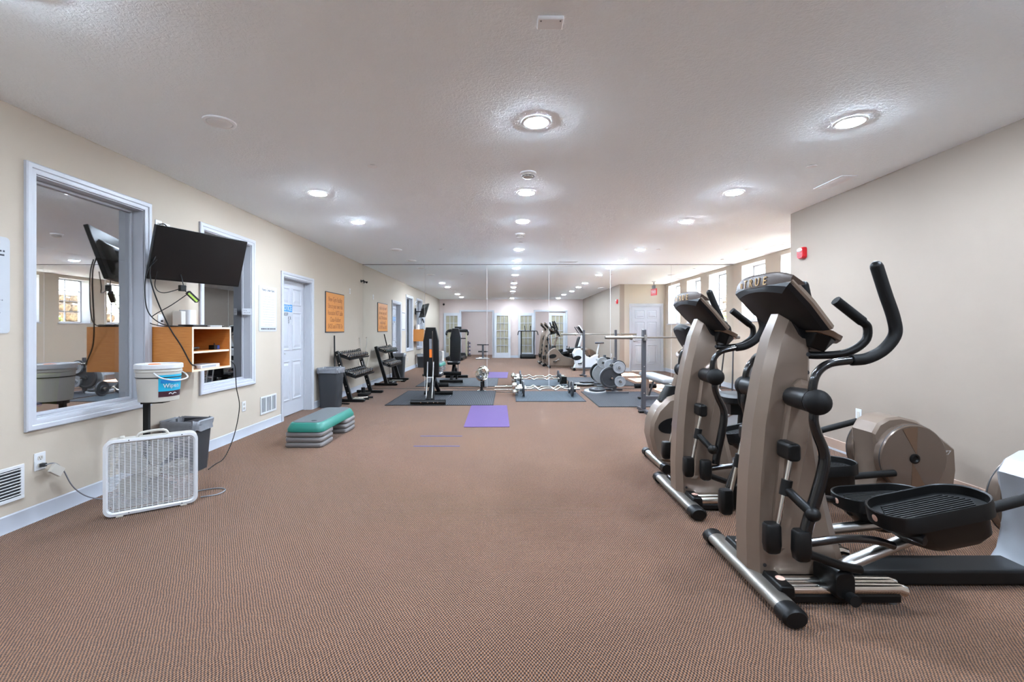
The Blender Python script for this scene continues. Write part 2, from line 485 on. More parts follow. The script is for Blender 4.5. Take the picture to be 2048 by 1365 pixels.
def interior_window(name, hole, pane):
    y0, y1, z0, z1 = hole
    r = sroot(name, (XL, (y0 + y1) / 2, z0)); w, h = (y1 - y0) / 2, z1 - z0
    c = [(0, -w, 0), (0, w, 0), (0, w, h), (0, -w, h)]; o = [(0, -1, -1), (0, 1, -1), (0, 1, 1), (0, -1, 1)]
    mitre_frame(c, o, CAS, (1, 0, 0)).obj('casing', 'trim', r, ang=20)
    t = 0.008
    j = MB(); j.box(-0.155, -0.001, -w, -w + t, 0, h); j.box(-0.155, -0.001, w - t, w, 0, h); j.box(-0.155, -0.001, -w + t, w - t, h - t, h); j.box(-0.155, -0.001, -w + t, w - t, 0, t)
    j.obj('jamb', 'trim', r)
    s = 0.022
    st = MB(); st.box(-0.125, -0.085, -w + t, -w + t + s, t, h - t); st.box(-0.125, -0.085, w - t - s, w - t, t, h - t); st.box(-0.125, -0.085, -w + t + s, w - t - s, h - t - s, h - t); st.box(-0.125, -0.085, -w + t + s, w - t - s, t, t + s)
    st.obj('glazing_stop', 'trim', r, bevel=0.003)
    g = MB(); g.box(-0.107, -0.103, -w + t + s, w - t - s, t + s, h - t - s); g.obj('pane', pane, r)
    return r
struct(interior_window('window_1', W1, 'pane1'), 'large white framed interior window left of the television')
struct(interior_window('window_2', W2, 'pane2'), 'white framed interior window behind the television and shelf')

def six_panel_leaf(root, w, h, mirror_handle, mat='door'):
    """door leaf in local x (width) z (height), faces -y"""
    MB().box(0, w, 0, 0.04, 0.008, h).obj('leaf', mat, root, bevel=0.002)
    px = [(0.115, w / 2 - 0.05), (w / 2 + 0.05, w - 0.115)]
    pz = [(0.24, 0.82), (1.0, 1.56), (1.68, h - 0.12)]
    for x0, x1 in px:
        for z0, z1 in pz:
            p = MB()
            def fr(a, b): return [(x0 + a, b, z0 + a), (x1 - a, b, z0 + a), (x1 - a, b, z1 - a), (x0 + a, b, z1 - a)]
            p.loft([fr(-0.012, 0.001), fr(-0.008, -0.012), fr(0.004, -0.014), fr(0.014, -0.002), fr(0.026, -0.002), fr(0.06, -0.013)], True)
            p.obj('panel', mat, root, ang=12)
    hx = 0.07 if mirror_handle else w - 0.07
    s = 1 if mirror_handle else -1
    q = MB(); q.lathe([(0.028, 0), (0.03, 0.006), (0.014, 0.01), (0.011, 0.045)], 16, AX((hx, 0, 0.95), (0, -1, 0))); q.tube([(hx, -0.045, 0.95), (hx + s * 0.05, -0.05, 0.952), (hx + s * 0.11, -0.048, 0.945)], 0.009, 8, k=4)
    q.obj('handle', 'steel', root)

def door_set(name, rz, loc, w, h, depth, handle, thickness=0.16):
    """cased opening of width w: casing on the room side, jamb, leaf set back by depth. local x along the wall, -y into the room"""
    r = sroot(name, loc, rz)
    c = [(0, 0, 0), (0, 0, h), (w, 0, h), (w, 0, 0)]; o = [(-1, 0, 0), (-1, 0, 1), (1, 0, 1), (1, 0, 0)]
    mitre_frame(c, o, CAS, (0, -1, 0), False).obj('casing', 'trim', r, ang=20)
    t = 0.012
    j = MB(); j.box(0, t, 0.001, thickness - 0.005, 0, h); j.box(w - t, w, 0.001, thickness - 0.005, 0, h); j.box(t, w - t, 0.001, thickness - 0.005, h - t, h)
    for x0, x1 in ((t, t + 0.012), (w - t - 0.012, w - t)): j.box(x0, x1, depth - 0.03, depth - 0.002, 0, h - t)
    j.box(t + .012, w - t - .012, depth - 0.03, depth - 0.002, h - t - 0.012, h - t)
    j.obj('jamb', 'trim', r)
    lf = sroot('door_leaf', (t + 0.003, depth, 0)); lf.parent = r
    del lf['kind']
    six_panel_leaf(lf, w - 2 * t - 0.006, h - t - 0.005, handle)
    return r
# left wall door: local x -> +Y, local y -> -X
d1 = struct(door_set('door_1', PI / 2, (XL, D1[0], 0), D1[1] - D1[0], D1[3], 0.115, True), 'white six panel door with a blue notice on the left wall')
# bay door: faces +Y, local x -> -X, local -y -> +Y
d2 = struct(door_set('door_2', PI, (D2[1], YR, 0), D2[1] - D2[0], D2[3], 0.02, False, 0.12), 'white six panel door in the window bay')

def day_window(name, hole):
    y0, y1, z0, z1 = hole
    r = sroot(name, (XW, y0, z0)); w, h = y1 - y0, z1 - z0
    s = MB(); s.box(-0.03, 0.25, -0.03, w + 0.03, -0.03, 0.0); s.obj('sill', 'trim', r, bevel=0.004)
    q = MB(); q.box(0.001, 0.25, 0, 0.004, 0.0, h); q.box(0.001, 0.25, w - 0.004, w, 0.0, h); q.box(0.001, 0.25, 0.004, w - 0.004, h - 0.004, h); q.obj('reveal', 'white', r)
    f = MB(); a = 0.035
    f.box(0.25, 0.32, 0, a, 0, h); f.box(0.25, 0.32, w - a, w, 0, h); f.box(0.25, 0.32, a, w - a, 0, a); f.box(0.25, 0.32, a, w - a, h - a, h)
    f.obj('frame', 'trim', r, bevel=0.003)
    iw, ih = w - 2 * a, h - 2 * a
    g = 0.02; nx, nz = 2, 4
    q = MB()
    for i in range(1, nx): q.box(0.27, 0.3, a + iw * i / nx - g / 2, a + iw * i / nx + g / 2, a, h - a)
    for k in range(1, nz):
        for i in range(nx):
            q.box(0.271, 0.299, a + iw * i / nx + (g / 2 if i else 0), a + iw * (i + 1) / nx - (g / 2 if i < nx - 1 else 0), a + ih * k / nz - g / 2, a + ih * k / nz + g / 2)
    q.obj('muntin', 'trim', r)
    base = None
    for i in range(nx):
        for k in range(nz):
            loc = (0.285, a + iw * (i + 0.5) / nx, a + ih * (k + 0.5) / nz)
            if base is None:
                base = MB().cbox((0, 0, 0), (0.004, iw / nx - g, ih / nz - g)).obj('pane', 'pane', r, loc=loc)
            else: link_copy(base, r, loc)
    return r
for i, hh in enumerate(WIN):
    struct(day_window('window_%d' % (i + 3), hh), ['daylight window nearest the bay door', 'middle daylight window of the bay', 'daylight window nearest the mirrors'][i])

# mirror wall: six butted sheets
seams = [XL + 0.002, -1.82, -0.45, 0.91, 2.26, 3.60, XW - 0.002]
mp = ['narrow', '', '', '', '', '']
for i in range(6):
    x0, x1 = seams[i], seams[i + 1]
    g = 0.0025
    o = MB().box(x0 + g, x1 - g, YM, YM + 0.018, 0.015, H - 0.004).obj('mirror_panel', 'mirror')
    if i < 5: MB().box(x1 - g, x1 + g, YM - 0.0008, YM + 0.018, 0.015, H - 0.012).obj('edge_glint', 'white', o)  # white strip paints the bright reflection along the bevelled seam
    struct(o)
    tag(o, 'frameless wall mirror sheet on the far wall, %s from the left' % ORD[i], 'mirror', 'mirror sheets on the far wall')
struct(MB().box(XL, XW, YM - 0.004, YM + 0.02, 0.0, 0.014).obj('trim_1', 'steel'), 'metal channel under the mirrors')
m = MB(); m.box(XL, XW, YM - 0.004, YM + 0.02, H - 0.012, H); struct(m.obj('trim_2', 'vent_dark'), 'thin channel above the mirrors')

# baseboards
def bbx(name, x, sgn, segs, mat, h=0.11):
    m = MB()
    for a, b in segs:
        prof = [(0.0, 0.0), (0.018, 0.0), (0.013, 0.012), (0.012, h - 0.006), (0.006, h), (0, h)]
        m.prism([(x + sgn * p, z) for p, z in prof], a, b, 'Y')
    return struct(m.obj(name, mat))
def bby(name, y, sgn, segs, mat, h=0.11):
    m = MB()
    for a, b in segs:
        prof = [(0.0, 0.0), (0.018, 0.0), (0.013, 0.012), (0.012, h - 0.006), (0.006, h), (0, h)]
        m.prism([(y + sgn * p, z) for p, z in prof], a, b, 'X')
    return struct(m.obj(name, mat))
bbx('baseboard_left', XL, 1, [(YB, 6.395), (7.465, YM - 0.006)], 'base_grey')
bbx('baseboard_window_bay', XW, -1, [(YR + 0.02, YM - 0.006)], 'base_grey')
bby('baseboard_return', YR, 1, [(XR + 0.02, 3.83), (4.91, XW - 0.02)], 'base_grey')
bby('baseboard_back', YB, 1, [(XL + 0.02, -2.26), (-0.62, 1.22), (2.82, XR - 0.02)], 'base_grey')
br = sroot('baseboard_right')
for a, b in ((YB, 1.0), (1.0, 2.2), (2.2, 3.4), (3.4, 4.6), (4.6, YR)):
    MB().box(XR - 0.012, XR, a + 0.0015, b - 0.0015, 0.018, 0.115).obj('base_strip', 'base_brown', br, bevel=0.003)
MB().box(XR - 0.02, XR, YB, YR, 0.0, 0.018).obj('base_bead', 'trim', br)

# casings of the back openings
for i, (x0, x1, z0, z1) in enumerate((BO1, BO2)):
    w = x1 - x0
    c = [(x1, YB, 0), (x1, YB, z1), (x0, YB, z1), (x0, YB, 0)]; o = [(1, 0, 0), (1, 0, 1), (-1, 0, 1), (-1, 0, 0)]
    f = mitre_frame(c, o, CAS, (0, 1, 0), False)
    f.box(x0, x0 + 0.01, YB - 0.15, YB, 0, z1); f.box(x1 - 0.01, x1, YB - 0.15, YB, 0, z1); f.box(x0 + .01, x1 - .01, YB - 0.15, YB, z1 - 0.01, z1)
    struct(f.obj('trim_%d' % (i + 3), 'trim', ang=20), 'white casing round the back opening')

# ------------------------------------------------------------------ outside the bay windows
gm = MB(); gm.box(5.3, 9.5, 4.5, 12, 0.9, 1.25); struct(gm.obj('ground_outside', 'pale_ground'), 'ground strip lightened to bounce sun, outside the bay windows')
rw = thing('rock_wall', 'stacked brown stone retaining wall outside the bay windows', 'rock wall', (6.15, 7.8, 1.25))
random.seed(3)
stones = []
for k in range(4):
    s = MB(); s.ball((0, 0, 0), 1.0, 9, 6)
    s.v = [tuple(c * (1 + random.uniform(-0.16, 0.12)) for c in p) for p in s.v]
    s.v = [(max(-0.72, min(0.72, p[0])), max(-0.8, min(0.8, p[1])), max(-0.75, min(0.75, p[2]))) for p in s.v]
    stones.append(s.mesh('stone', 30)); stones[-1].materials.append(MT['rock'])
for row in range(4):
    y = -2.4 - random.random() * 0.2
    while y < 2.6:
        w = random.uniform(0.3, 0.55)
        o = bpy.data.objects.new('stone', random.choice(stones)); COL.objects.link(o); o.parent = rw
        o.scale = (0.28, w * 0.62, 0.2)
        o.location = (row * 0.16 + random.uniform(-.03, .03), y + w / 2, 0.14 + row * 0.28)
        o.rotation_euler = (0, 0, random.uniform(-.15, .15))
        y += w
lm = MB(); lm.add([(0, -0.5, 0), (1, 0, 0.1), (0, 0.5, 0), (-1, 0, 0.1)], [(0, 1, 2, 3)])
for i, hh in enumerate(WIN):
    yc = (hh[0] + hh[1]) / 2
    sh = thing('shrub', ['leafy green shrub outside the window nearest the bay door', 'leafy green shrub outside the middle bay window', 'leafy green shrub outside the window nearest the mirrors'][i], 'shrub', (5.72, yc, 1.25), 0, 'shrubs below the bay windows')
    f = MB(); st = MB()
    for k in range(150):
        a, r, z = random.uniform(0, 2 * PI), random.uniform(0.03, 0.2), random.uniform(0.1, 0.42)
        p = (r * math.cos(a), 1.8 * r * math.sin(a), z)
        M = Matrix.Translation(p) @ Matrix.Rotation(random.uniform(0, 6.28), 4, 'Z') @ Matrix.Rotation(random.uniform(-1, 1), 4, 'X') @ Matrix.Rotation(random.uniform(-1, 1), 4, 'Y') @ Matrix.Diagonal((0.05, 0.045, 0.05, 1))
        f.add(lm.v, lm.f, M)
    for k in range(5): st.tube([(0, 0, 0), (random.uniform(-.1, .1), random.uniform(-.2, .2), 0.3)], 0.008, 6)
    o = f.obj('foliage', 'leaf', sh); o['kind'] = 'stuff'
    st.obj('stem', 'pale_ground', sh)

# ------------------------------------------------------------------ ceiling fittings
DOME = 0.0175  # lens bulge added to throw lamp light sideways onto walls
def can_light(x, y, on, label):
    t = thing('ceiling_light', label, 'ceiling light', (x, y, H), 0, 'recessed ceiling lights')
    MB().lathe([(0.103, -0.0005), (0.103, -0.008), (0.099, -0.011), (0.083, -0.011), (0.0795, -0.008), (0.0795, -0.001)], 36, cap=False).obj('trim_ring', 'fixture', t)
    MB().lathe([(0.0785, -0.0015), (0.0785, -0.006)] + [(0.0785 * math.cos(a * PI / 16), -0.006 - DOME * math.sin(a * PI / 16)) for a in range(1, 8)], 36).obj('lens', 'lamp_on' if on else 'lamp_off', t)
for i, y in enumerate((3.16, 4.78, 6.05, 8.14, 9.42)):
    can_light(0.2, y, True, 'lit recessed ceiling light in the centre row, %s from the camera' % ORD[i])
    on = i in (1, 2)
    can_light(-2.0, y + (0.03 if i else 0), on, '%s recessed ceiling light along the left wall, %s from the camera' % ('lit' if on else 'unlit', ORD[i]))
    can_light(2.38, y, True, 'lit recessed ceiling light in the right hand row, %s from the camera' % ORD[i])
can_light(0.2, -0.4, True, 'lit recessed ceiling light in the centre row, farthest back in the mirrors')
can_light(-2.0, 1.85, True, 'lit recessed ceiling light on the left, second from the back wall in the mirrors')
can_light(-2.0, 0.2, True, 'lit recessed ceiling light on the left, nearest the back wall in the mirrors')
can_light(2.28, 1.57, True, 'lit recessed ceiling light on the right, second from the back wall in the mirrors')
can_light(2.28, -0.4, True, 'lit recessed ceiling light on the right, nearest the back wall in the mirrors')
can_light(4.3, 8.1, False, 'unlit recessed ceiling light beside the bay windows')
can_light(-7.95, 6.2, True, 'unseen ceiling light added to brighten the room behind the interior window')  # extra lamp out of view, added to light the adjoining room
can_light(-1.4, -2.6, True, 'unseen ceiling light added to brighten the room through the back opening')  # lamp hidden above the opening, added to light the back room
can_light(2.0, -2.6, True, 'unseen ceiling light added to brighten the room behind the back glass doors')  # second added lamp, hidden on the right of the back room

def smoke(x, y, label):
    t = thing('smoke_detector', label, 'smoke detector', (x, y, H), 0, 'smoke detectors')
    MB().lathe([(0.075, 0), (0.075, -0.012), (0.062, -0.016)], 28).obj('base', 'fixture', t)
    MB().lathe([(0.06, -0.016), (0.058, -0.03), (0.046, -0.034), (0.046, -0.042), (0.034, -0.05), (0.012, -0.052)], 28).obj('sensor_head', 'offwhite', t)
    b = MB()
    for k in range(10):
        a = 2 * PI * k / 10
        b.cbox((0.054, 0, -0.036), (0.006, 0.02, 0.005), Matrix.Rotation(a, 4, 'Z'))
    b.obj('vent_slots', 'vent_dark', t)
smoke(0.19, 4.19, 'round white smoke detector between the first two centre ceiling lights')
smoke(0.19, 6.84, 'round white smoke detector beyond the third centre ceiling light')
for x, y, l in ((-1.19, 4.01, 'flat white sprinkler cap on the left of the ceiling, near'), (2.68, 4.01, 'flat white sprinkler cap on the right of the ceiling, near the air vent'),
                (-1.19, 8.17, 'flat white sprinkler cap on the left of the ceiling, near the mirrors'), (2.7, 8.15, 'flat white sprinkler cap on the right of the ceiling, near the mirrors'),
                (0.22, 7.5, 'flat white sprinkler cap in line with the centre lights'), (4.39, 9.3, 'flat white sprinkler cap beside the bay windows')):
    t = thing('sprinkler_cap', l, 'sprinkler cap', (x, y, H), 0, 'sprinkler caps')
    MB().lathe([(0.03, 0), (0.03, -0.006)], 20).obj('collar', 'vent_dark', t)
    MB().lathe([(0.042, -0.006), (0.042, -0.009), (0.02, -0.011)], 24).obj('cover_plate', 'fixture', t)
t = thing('ceiling_sensor', 'small white rectangular sensor box on the ceiling near the camera', 'sensor', (0.2, 2.13, H))
MB().box(-0.06, 0.06, -0.038, 0.038, -0.018, 0).obj('housing', 'fixture', t, bevel=0.004)
for x in (-0.045, 0.045): MB().lathe([(0.004, 0), (0.004, -0.002)], 10, Matrix.Translation((x, -0.025, -0.018))).obj('screw', 'vent_dark', t)

def vent(x, y, rz, label, l=0.40, w=0.15):
    t = thing('air_vent', label, 'air vent', (x, y, H), rz, 'ceiling air vents')
    f = MB(); f.box(-l / 2, l / 2, -w / 2, -w / 2 + 0.022, -0.008, 0); f.box(-l / 2, l / 2, w / 2 - 0.022, w / 2, -0.008, 0)
    f.box(-l / 2, -l / 2 + 0.022, -w / 2 + .022, w / 2 - .022, -0.008, 0); f.box(l / 2 - 0.022, l / 2, -w / 2 + .022, w / 2 - .022, -0.008, 0); f.box(-0.008, 0.008, -w / 2 + .022, w / 2 - .022, -0.008, 0)
    f.obj('frame', 'fixture', t, bevel=0.002)
    MB().box(-l / 2 + .02, l / 2 - .02, -w / 2 + .02, w / 2 - .02, -0.002, -0.0005).obj('backing', 'slot', t)
    base = MB().cbox((0, 0, 0), (l - 0.05, 0.014, 0.002), Matrix.Rotation(0.6, 4, 'X')).obj('louvre', 'fixture', t, loc=(0, -0.045, -0.006))
    for k in range(1, 5): link_copy(base, t, (0, -0.045 + 0.0225 * k, -0.006))
vent(3.2, 4.45, PI / 2, 'white louvred air vent on the ceiling beside the taupe wall')
vent(1.28, 9.63, 0, 'white louvred air vent on the ceiling against the mirrors')
vent(4.62, 7.7, PI / 2, 'white louvred air vent on the ceiling above the bay windows')

t = thing('exit_sign', 'red exit sign hanging from the ceiling near the bay door', 'exit sign', (4.33, 6.54, 2.42), math.radians(78))
MB().box(-0.15, 0.15, -0.018, 0.018, -0.1, 0.1).obj('face', 'red', t, bevel=0.004)
MB().box(-0.06, 0.06, -0.03, 0.03, 0.1, 0.2).obj('battery_box', 'vent_dark', t, bevel=0.006)
MB().cyl((0, 0, 0.2), (0, 0, 0.32), 0.012).obj('stem', 'vent_dark', t)
MB().lathe([(0.06, 0.32), (0.06, 0.305), (0.03, 0.29)], 20).obj('canopy', 'white', t)
text('lettering', 'EXIT', 0.12, 'white', t, (0, -0.0185, 0), (PI / 2, 0, 0))
text('lettering', 'EXIT', 0.12, 'white', t, (0, 0.0185, 0), (PI / 2, 0, PI))
# ------------------------------------------------------------------ fittings on the walls
RXP = (PI / 2, 0, PI / 2)        # text facing +X
def on_left(name, label, cat, y, z, group=None):
    """an empty on the left wall: local x -> +Y along the wall, local -y -> into the room"""
    t = thing(name, label, cat, (XL + 0.0005, y, z), PI / 2, group)
    return t
FT = (PI / 2, 0, 0)              # text on a face that looks along local -y

def outlet(t, w=0.075, h=0.12, kind='socket'):
    MB().box(-w / 2, w / 2, -0.006, 0, -h / 2, h / 2).obj('cover_plate', 'white', t, bevel=0.003)
    if kind == 'socket':
        for dz in (-0.024, 0.024):
            s = MB().prism(rrect(0.034, 0.03, 0.01), -0.009, -0.006, 'Y', Matrix.Translation((0, 0, dz))).obj('socket', 'offwhite', t)
            k = MB(); k.box(-0.009, -0.006, -0.0095, -0.0088, dz - 0.003, dz + 0.008); k.box(0.006, 0.009, -0.0095, -0.0088, dz - 0.003, dz + 0.008); k.box(-0.003, 0.003, -0.0095, -0.0088, dz - 0.012, dz - 0.007)
            k.obj('slots', 'slot', s)
    elif kind == 'switch':
        MB().box(-0.017, 0.017, -0.01, -0.006, -0.033, 0.033).obj('rocker', 'offwhite', t, bevel=0.002)
    elif kind == 'jack':
        MB().lathe([(0.009, 0), (0.009, 0.012), (0.005, 0.013)], 12, AX((0, -0.006, 0), (0, -1, 0))).obj('jack', 'slot', t)

outlet(on_left('wall_outlet', 'white wall outlet with a plug below the large interior window', 'outlet', 3.10, 0.397))
outlet(on_left('wall_outlet', 'white wall outlet between the second interior window and the floor vent', 'outlet', 5.5, 0.37))
outlet(on_left('wall_outlet', 'white wall outlet high on the wall behind the television top', 'outlet', 4.155, 2.235))
outlet(on_left('cable_plate', 'blank white cable plate beside the outlet above the television', 'wall plate', 4.255, 2.225), kind='jack')
outlet(on_left('cable_plate', 'white cable jack plate on the wall behind the shelf unit', 'wall plate', 4.185, 1.375), kind='jack')
t = thing('wall_outlet', 'white wall outlet low on the taupe right wall', 'outlet', (XR - 0.0005, 4.57, 0.44), -PI / 2); outlet(t, kind='switch')
outlet(on_left('light_switch', 'small white sensor plate between the orange sign and the mirrors', 'switch', 9.2, 2.08), 0.07, 0.11, 'switch')

# plug, adapter and cord of the box fan
t = thing('fan_cord', 'grey cord with a tan adapter plugged in and running to the box fan', 'cord', (XL + 0.012, 3.10, 0.372))
MB().box(0, 0.03, -0.012, 0.014, -0.012, 0.012).obj('plug', 'slot', t, bevel=0.003)
MB().box(0.0, 0.022, -0.03, 0.03, -0.045, 0.045, Matrix.Translation((0.045, 0.05, -0.05)) @ Matrix.Rotation(0.9, 4, 'X')).obj('adapter_tag', 'offwhite', t, bevel=0.002)
MB().tube([(0.03, 0, 0), (0.05, 0.04, 0.0), (0.05, 0.1, -0.06), (0.05, 0.17, -0.2), (0.07, 0.25, -0.3), (0.12, 0.33, -0.355), (0.2, 0.4, -0.364), (0.45, 0.33, -0.364)], 0.0042, 8, k=6).obj('cable', 'vent_dark', t)

def floor_vent(t, w, h, vertical):
    b = 0.022
    f = MB(); f.box(-w / 2, w / 2, -0.01, 0, -h / 2, -h / 2 + b); f.box(-w / 2, w / 2, -0.01, 0, h / 2 - b, h / 2); f.box(-w / 2, -w / 2 + b, -0.01, 0, -h / 2 + b, h / 2 - b); f.box(w / 2 - b, w / 2, -0.01, 0, -h / 2 + b, h / 2 - b)
    if vertical: 
        for k in (-1, 1): f.box(k * w / 6 - 0.012, k * w / 6 + 0.012, -0.01, 0, -h / 2 + b, h / 2 - b)
    f.obj('frame', 'white', t, bevel=0.002)
    MB().box(-w / 2 + b, w / 2 - b, -0.002, 0, -h / 2 + b, h / 2 - b).obj('backing', 'vent_dark' if vertical else 'slot', t)
    if vertical:
        base = None
        for k in range(12):
            if k % 4 == 3: continue
            x = -w / 2 + b + 0.012 + k * (w - 2 * b) / 12
            if base is None: base = MB().cbox((0, 0, 0), (0.002, 0.006, h - 2 * b)).obj('fin', 'white', t, loc=(x, -0.005, 0))
            else: link_copy(base, t, (x, -0.005, 0))
    else:
        n = 9; base = None
        for k in range(n):
            z = -h / 2 + b + (k + 0.5) * (h - 2 * b) / n
            if base is None: base = MB().cbox((0, 0, 0), (w - 2 * b, 0.012, 0.004), Matrix.Rotation(-0.6, 4, 'X')).obj('louvre', 'white', t, loc=(0, -0.006, z))
            else: link_copy(base, t, (0, -0.006, z))
floor_vent(on_left('wall_vent', 'white louvred wall vent above the baseboard at the left edge', 'air vent', 2.816, 0.30), 0.36, 0.225, False)
floor_vent(on_left('wall_vent', 'white three section wall vent beside the left wall door', 'air vent', 6.065, 0.31), 0.40, 0.23, True)

def bars(rows, mat, t, name='print', h=0.008, y=-0.0052):
    """rows of word-like strokes: (z, x0, x1)"""
    m = MB()
    for z, x0, x1 in rows:
        x = x0
        while x < x1 - 0.004:
            w = random.uniform(0.012, 0.04); w = min(w, x1 - x)
            m.box(x, x + w, y - 0.0004, y, z - h / 2, z + h / 2); x += w + 0.007
    o = m.obj(name, mat, t); o['kind'] = 'stuff'
    return o
random.seed(11)
t = on_left('wall_notice', 'white laminated notice with rounded corners cut by the left edge', 'notice', 2.682, 1.575)
MB().prism(rrect(0.46, 0.61, 0.025), -0.005, 0, 'Y').obj('sheet', 'paper', t)
bars([(0.215, -0.18, 0.2), (0.19, -0.16, 0.2)], 'ink', t, h=0.011)
bars([(z, -0.19, random.uniform(0.13, 0.2)) for z in (0.145, 0.1, 0.072, 0.028, 0.004, -0.045, -0.095, -0.15, -0.175)], 'vent_dark', t)
t = on_left('wall_notice', 'tall white laminated rules sheet between the second window and the door', 'notice', 6.055, 1.575)
MB().prism(rrect(0.45, 0.60, 0.02), -0.004, 0, 'Y').obj('board', 'paper', t)
sh = MB(); sh.box(-0.19, 0.2, -0.007, -0.004, -0.235, 0.285); sh.obj('sheet', 'white', t)
text('heading', 'Fitness Center Rules', 0.052, 'ink', t, (0.0, -0.0075, 0.245), FT, xs=0.72)
bars([(0.16 - 0.034 * k, -0.14 + 0.05 * (k in (0, 11)), 0.16 - 0.05 * (k in (0, 11))) for k in range(12)], 'ink_grey', t, y=-0.0072)
bars([(-0.267, -0.17, 0.19)], 'ink', t, h=0.017, y=-0.0042)

t = on_left('wall_sign', 'orange sign with brown lettering and dark frame above the waste bin', 'sign', 8.40, 1.612)
MB().prism(rrect(0.90, 0.73, 0.006), -0.014, 0, 'Y').obj('frame', 'ink', t)
MB().box(-0.436, 0.436, -0.0155, -0.014, -0.345, 0.350).obj('face', 'orange', t)
for i, s in enumerate(('New Gym Facility', 'Use at your own risk', 'Association NOT Liable', 'Clean-Rubber', 'SHOES and ATTIRE On')):
    text('lettering', s, 0.125, 'ink_brown', t, (0, -0.0158, 0.235 - 0.122 * i), FT, xs=(0.74, 0.66, 0.60, 0.74, 0.58)[i])
t = thing('door_notice', 'blue and white keep this door closed notice on the left wall door', 'notice', (XL - 0.1062, 6.79, 1.53), PI / 2)
MB().box(-0.175, 0.175, -0.0015, 0, -0.16, 0.15).obj('sheet', 'paper', t)
MB().box(-0.173, 0.173, -0.0022, -0.0015, 0.035, 0.148).obj('banner', 'blue_sign', t)
text('heading', 'NOTICE', 0.105, 'white', t, (0, -0.0026, 0.088), FT, xs=0.78)
for i, s in enumerate(('KEEP', 'THIS DOOR', 'CLOSED')): text('lettering', s, 0.072, 'ink', t, (-0.02, -0.002, -0.005 - 0.054 * i), FT, xs=0.8)
t = on_left('security_camera', 'small black camera on the left wall beside the mirrors', 'camera', 9.9, 2.36)
MB().lathe([(0.03, 0), (0.03, 0.012), (0.012, 0.016), (0.01, 0.05)], 16, AX((0, 0, 0), (0, -1, 0))).obj('mount', 'black', t)
MB().cyl((-0.035, -0.06, 0.005), (0.04, -0.075, -0.012), 0.02).obj('barrel', 'black', t)
t = thing('window_tag', 'small white printed tag hanging in the second interior window', 'tag', (XL - 0.03, 5.63, 1.52), math.radians(40))
MB().box(-0.055, 0.055, -0.002, 0, -0.04, 0.04).obj('card', 'paper', t); bars([(0.012, -0.04, 0.0), (-0.012, -0.04, 0.03)], 'vent_dark', t, y=-0.0022)

# fire strobe on the right wall
t = thing('fire_alarm', 'red fire alarm strobe on the taupe right wall', 'fire alarm', (XR - 0.0005, 5.42, 2.21), -PI / 2)
MB().loft([[(x, y, z) for x, z in rrect(0.115 * s, 0.14 * s, 0.03 * s)] for y, s in ((0, 1), (-0.03, 1), (-0.05, 0.86))]).obj('housing', 'red', t, ang=50)
MB().ball((0.0, -0.05, 0.035), (0.045, 0.022, 0.026)).obj('strobe_lens', 'white', t)
b = MB()
for k in range(4): b.box(-0.035, 0.035, -0.0515, -0.049, -0.045 + 0.012 * k, -0.04 + 0.012 * k)
b.obj('horn_slots', 'ink', t)

# ------------------------------------------------------------------ television and its wiring
tv = thing('television', 'flat black television tilted down on a wall arm above the shelf unit', 'television', (-2.885, 4.275, 1.965), 0)
tvm = Matrix.Rotation(math.radians(65.5), 4, 'Z') @ Matrix.Rotation(math.radians(17), 4, 'X')
W, Hh = 0.83, 0.475
MB().box(-W / 2, W / 2, -0.016, 0.02, -Hh / 2, Hh / 2, tvm).obj('shell', 'black', tv, bevel=0.004)
MB().box(-W / 2 + 0.012, W / 2 - 0.012, -0.0168, -0.0155, -Hh / 2 + 0.016, Hh / 2 - 0.012, tvm).obj('screen', 'screen', tv)
MB().loft([[(x, y, z - 0.03) for x, z in rrect(w, h, 0.02)] for y, w, h in ((0.02, 0.6, 0.32), (0.05, 0.5, 0.24))], M=tvm).obj('rear_cover', 'black', tv)
p = tvm @ Vector((0, 0.05, -0.03)); w0 = Vector((XL + 0.885 + 2.0 - 0.0, 0, 0))
wallx = XL + 2.885 + 0.001
a = MB(); a.tube([(wallx + 0.03, 0.02, -0.03), (wallx + 0.12, -0.08, -0.03), (p.x, p.y, p.z)], 0.018, 8); a.cbox((p.x, p.y, p.z), (0.03, 0.16, 0.16), None)
a.obj('mount_arm', 'black_matte', tv)
MB().box(wallx, wallx + 0.03, -0.05, 0.09, -0.13, 0.08).obj('wall_plate', 'black_matte', tv, bevel=0.003)
t = thing('power_brick', 'black power adapter with lime tape dangling under the television', 'power adapter', (-2.92, 4.22, 1.6), math.radians(65))
MB().box(-0.06, 0.06, -0.02, 0.02, -0.018, 0.018, Matrix.Rotation(0.75, 4, 'Y')).obj('case', 'black', t, bevel=0.004)
MB().box(-0.056, 0.05, -0.021, -0.019, -0.02, -0.002, Matrix.Rotation(0.75, 4, 'Y')).obj('tape', 'lime_tape', t)
MB().box(-0.115, -0.065, -0.02, 0.02, 0.045, 0.1).obj('plug', 'black', t, bevel=0.004)
MB().tube([(-0.045, 0, 0.04), (-0.07, 0, 0.06), (-0.09, 0.02, 0.2)], 0.004, 6, k=5).obj('cord', 'black', t)
def cable(label, pts, r=0.0045, mat='black', k=7, name='cable'):
    o = MB().tube(pts, r, 7, k=k).obj(name, mat); tag(o, label, 'cable'); return o
cable('black cable looping left of the television down to the shelf unit', [(-3.02, 3.92, 1.9), (-3.05, 3.86, 1.8), (-3.06, 3.84, 1.65), (-3.05, 3.86, 1.45), (-3.0, 3.95, 1.345), (-2.95, 4.1, 1.326), (-2.9, 4.2, 1.325)])
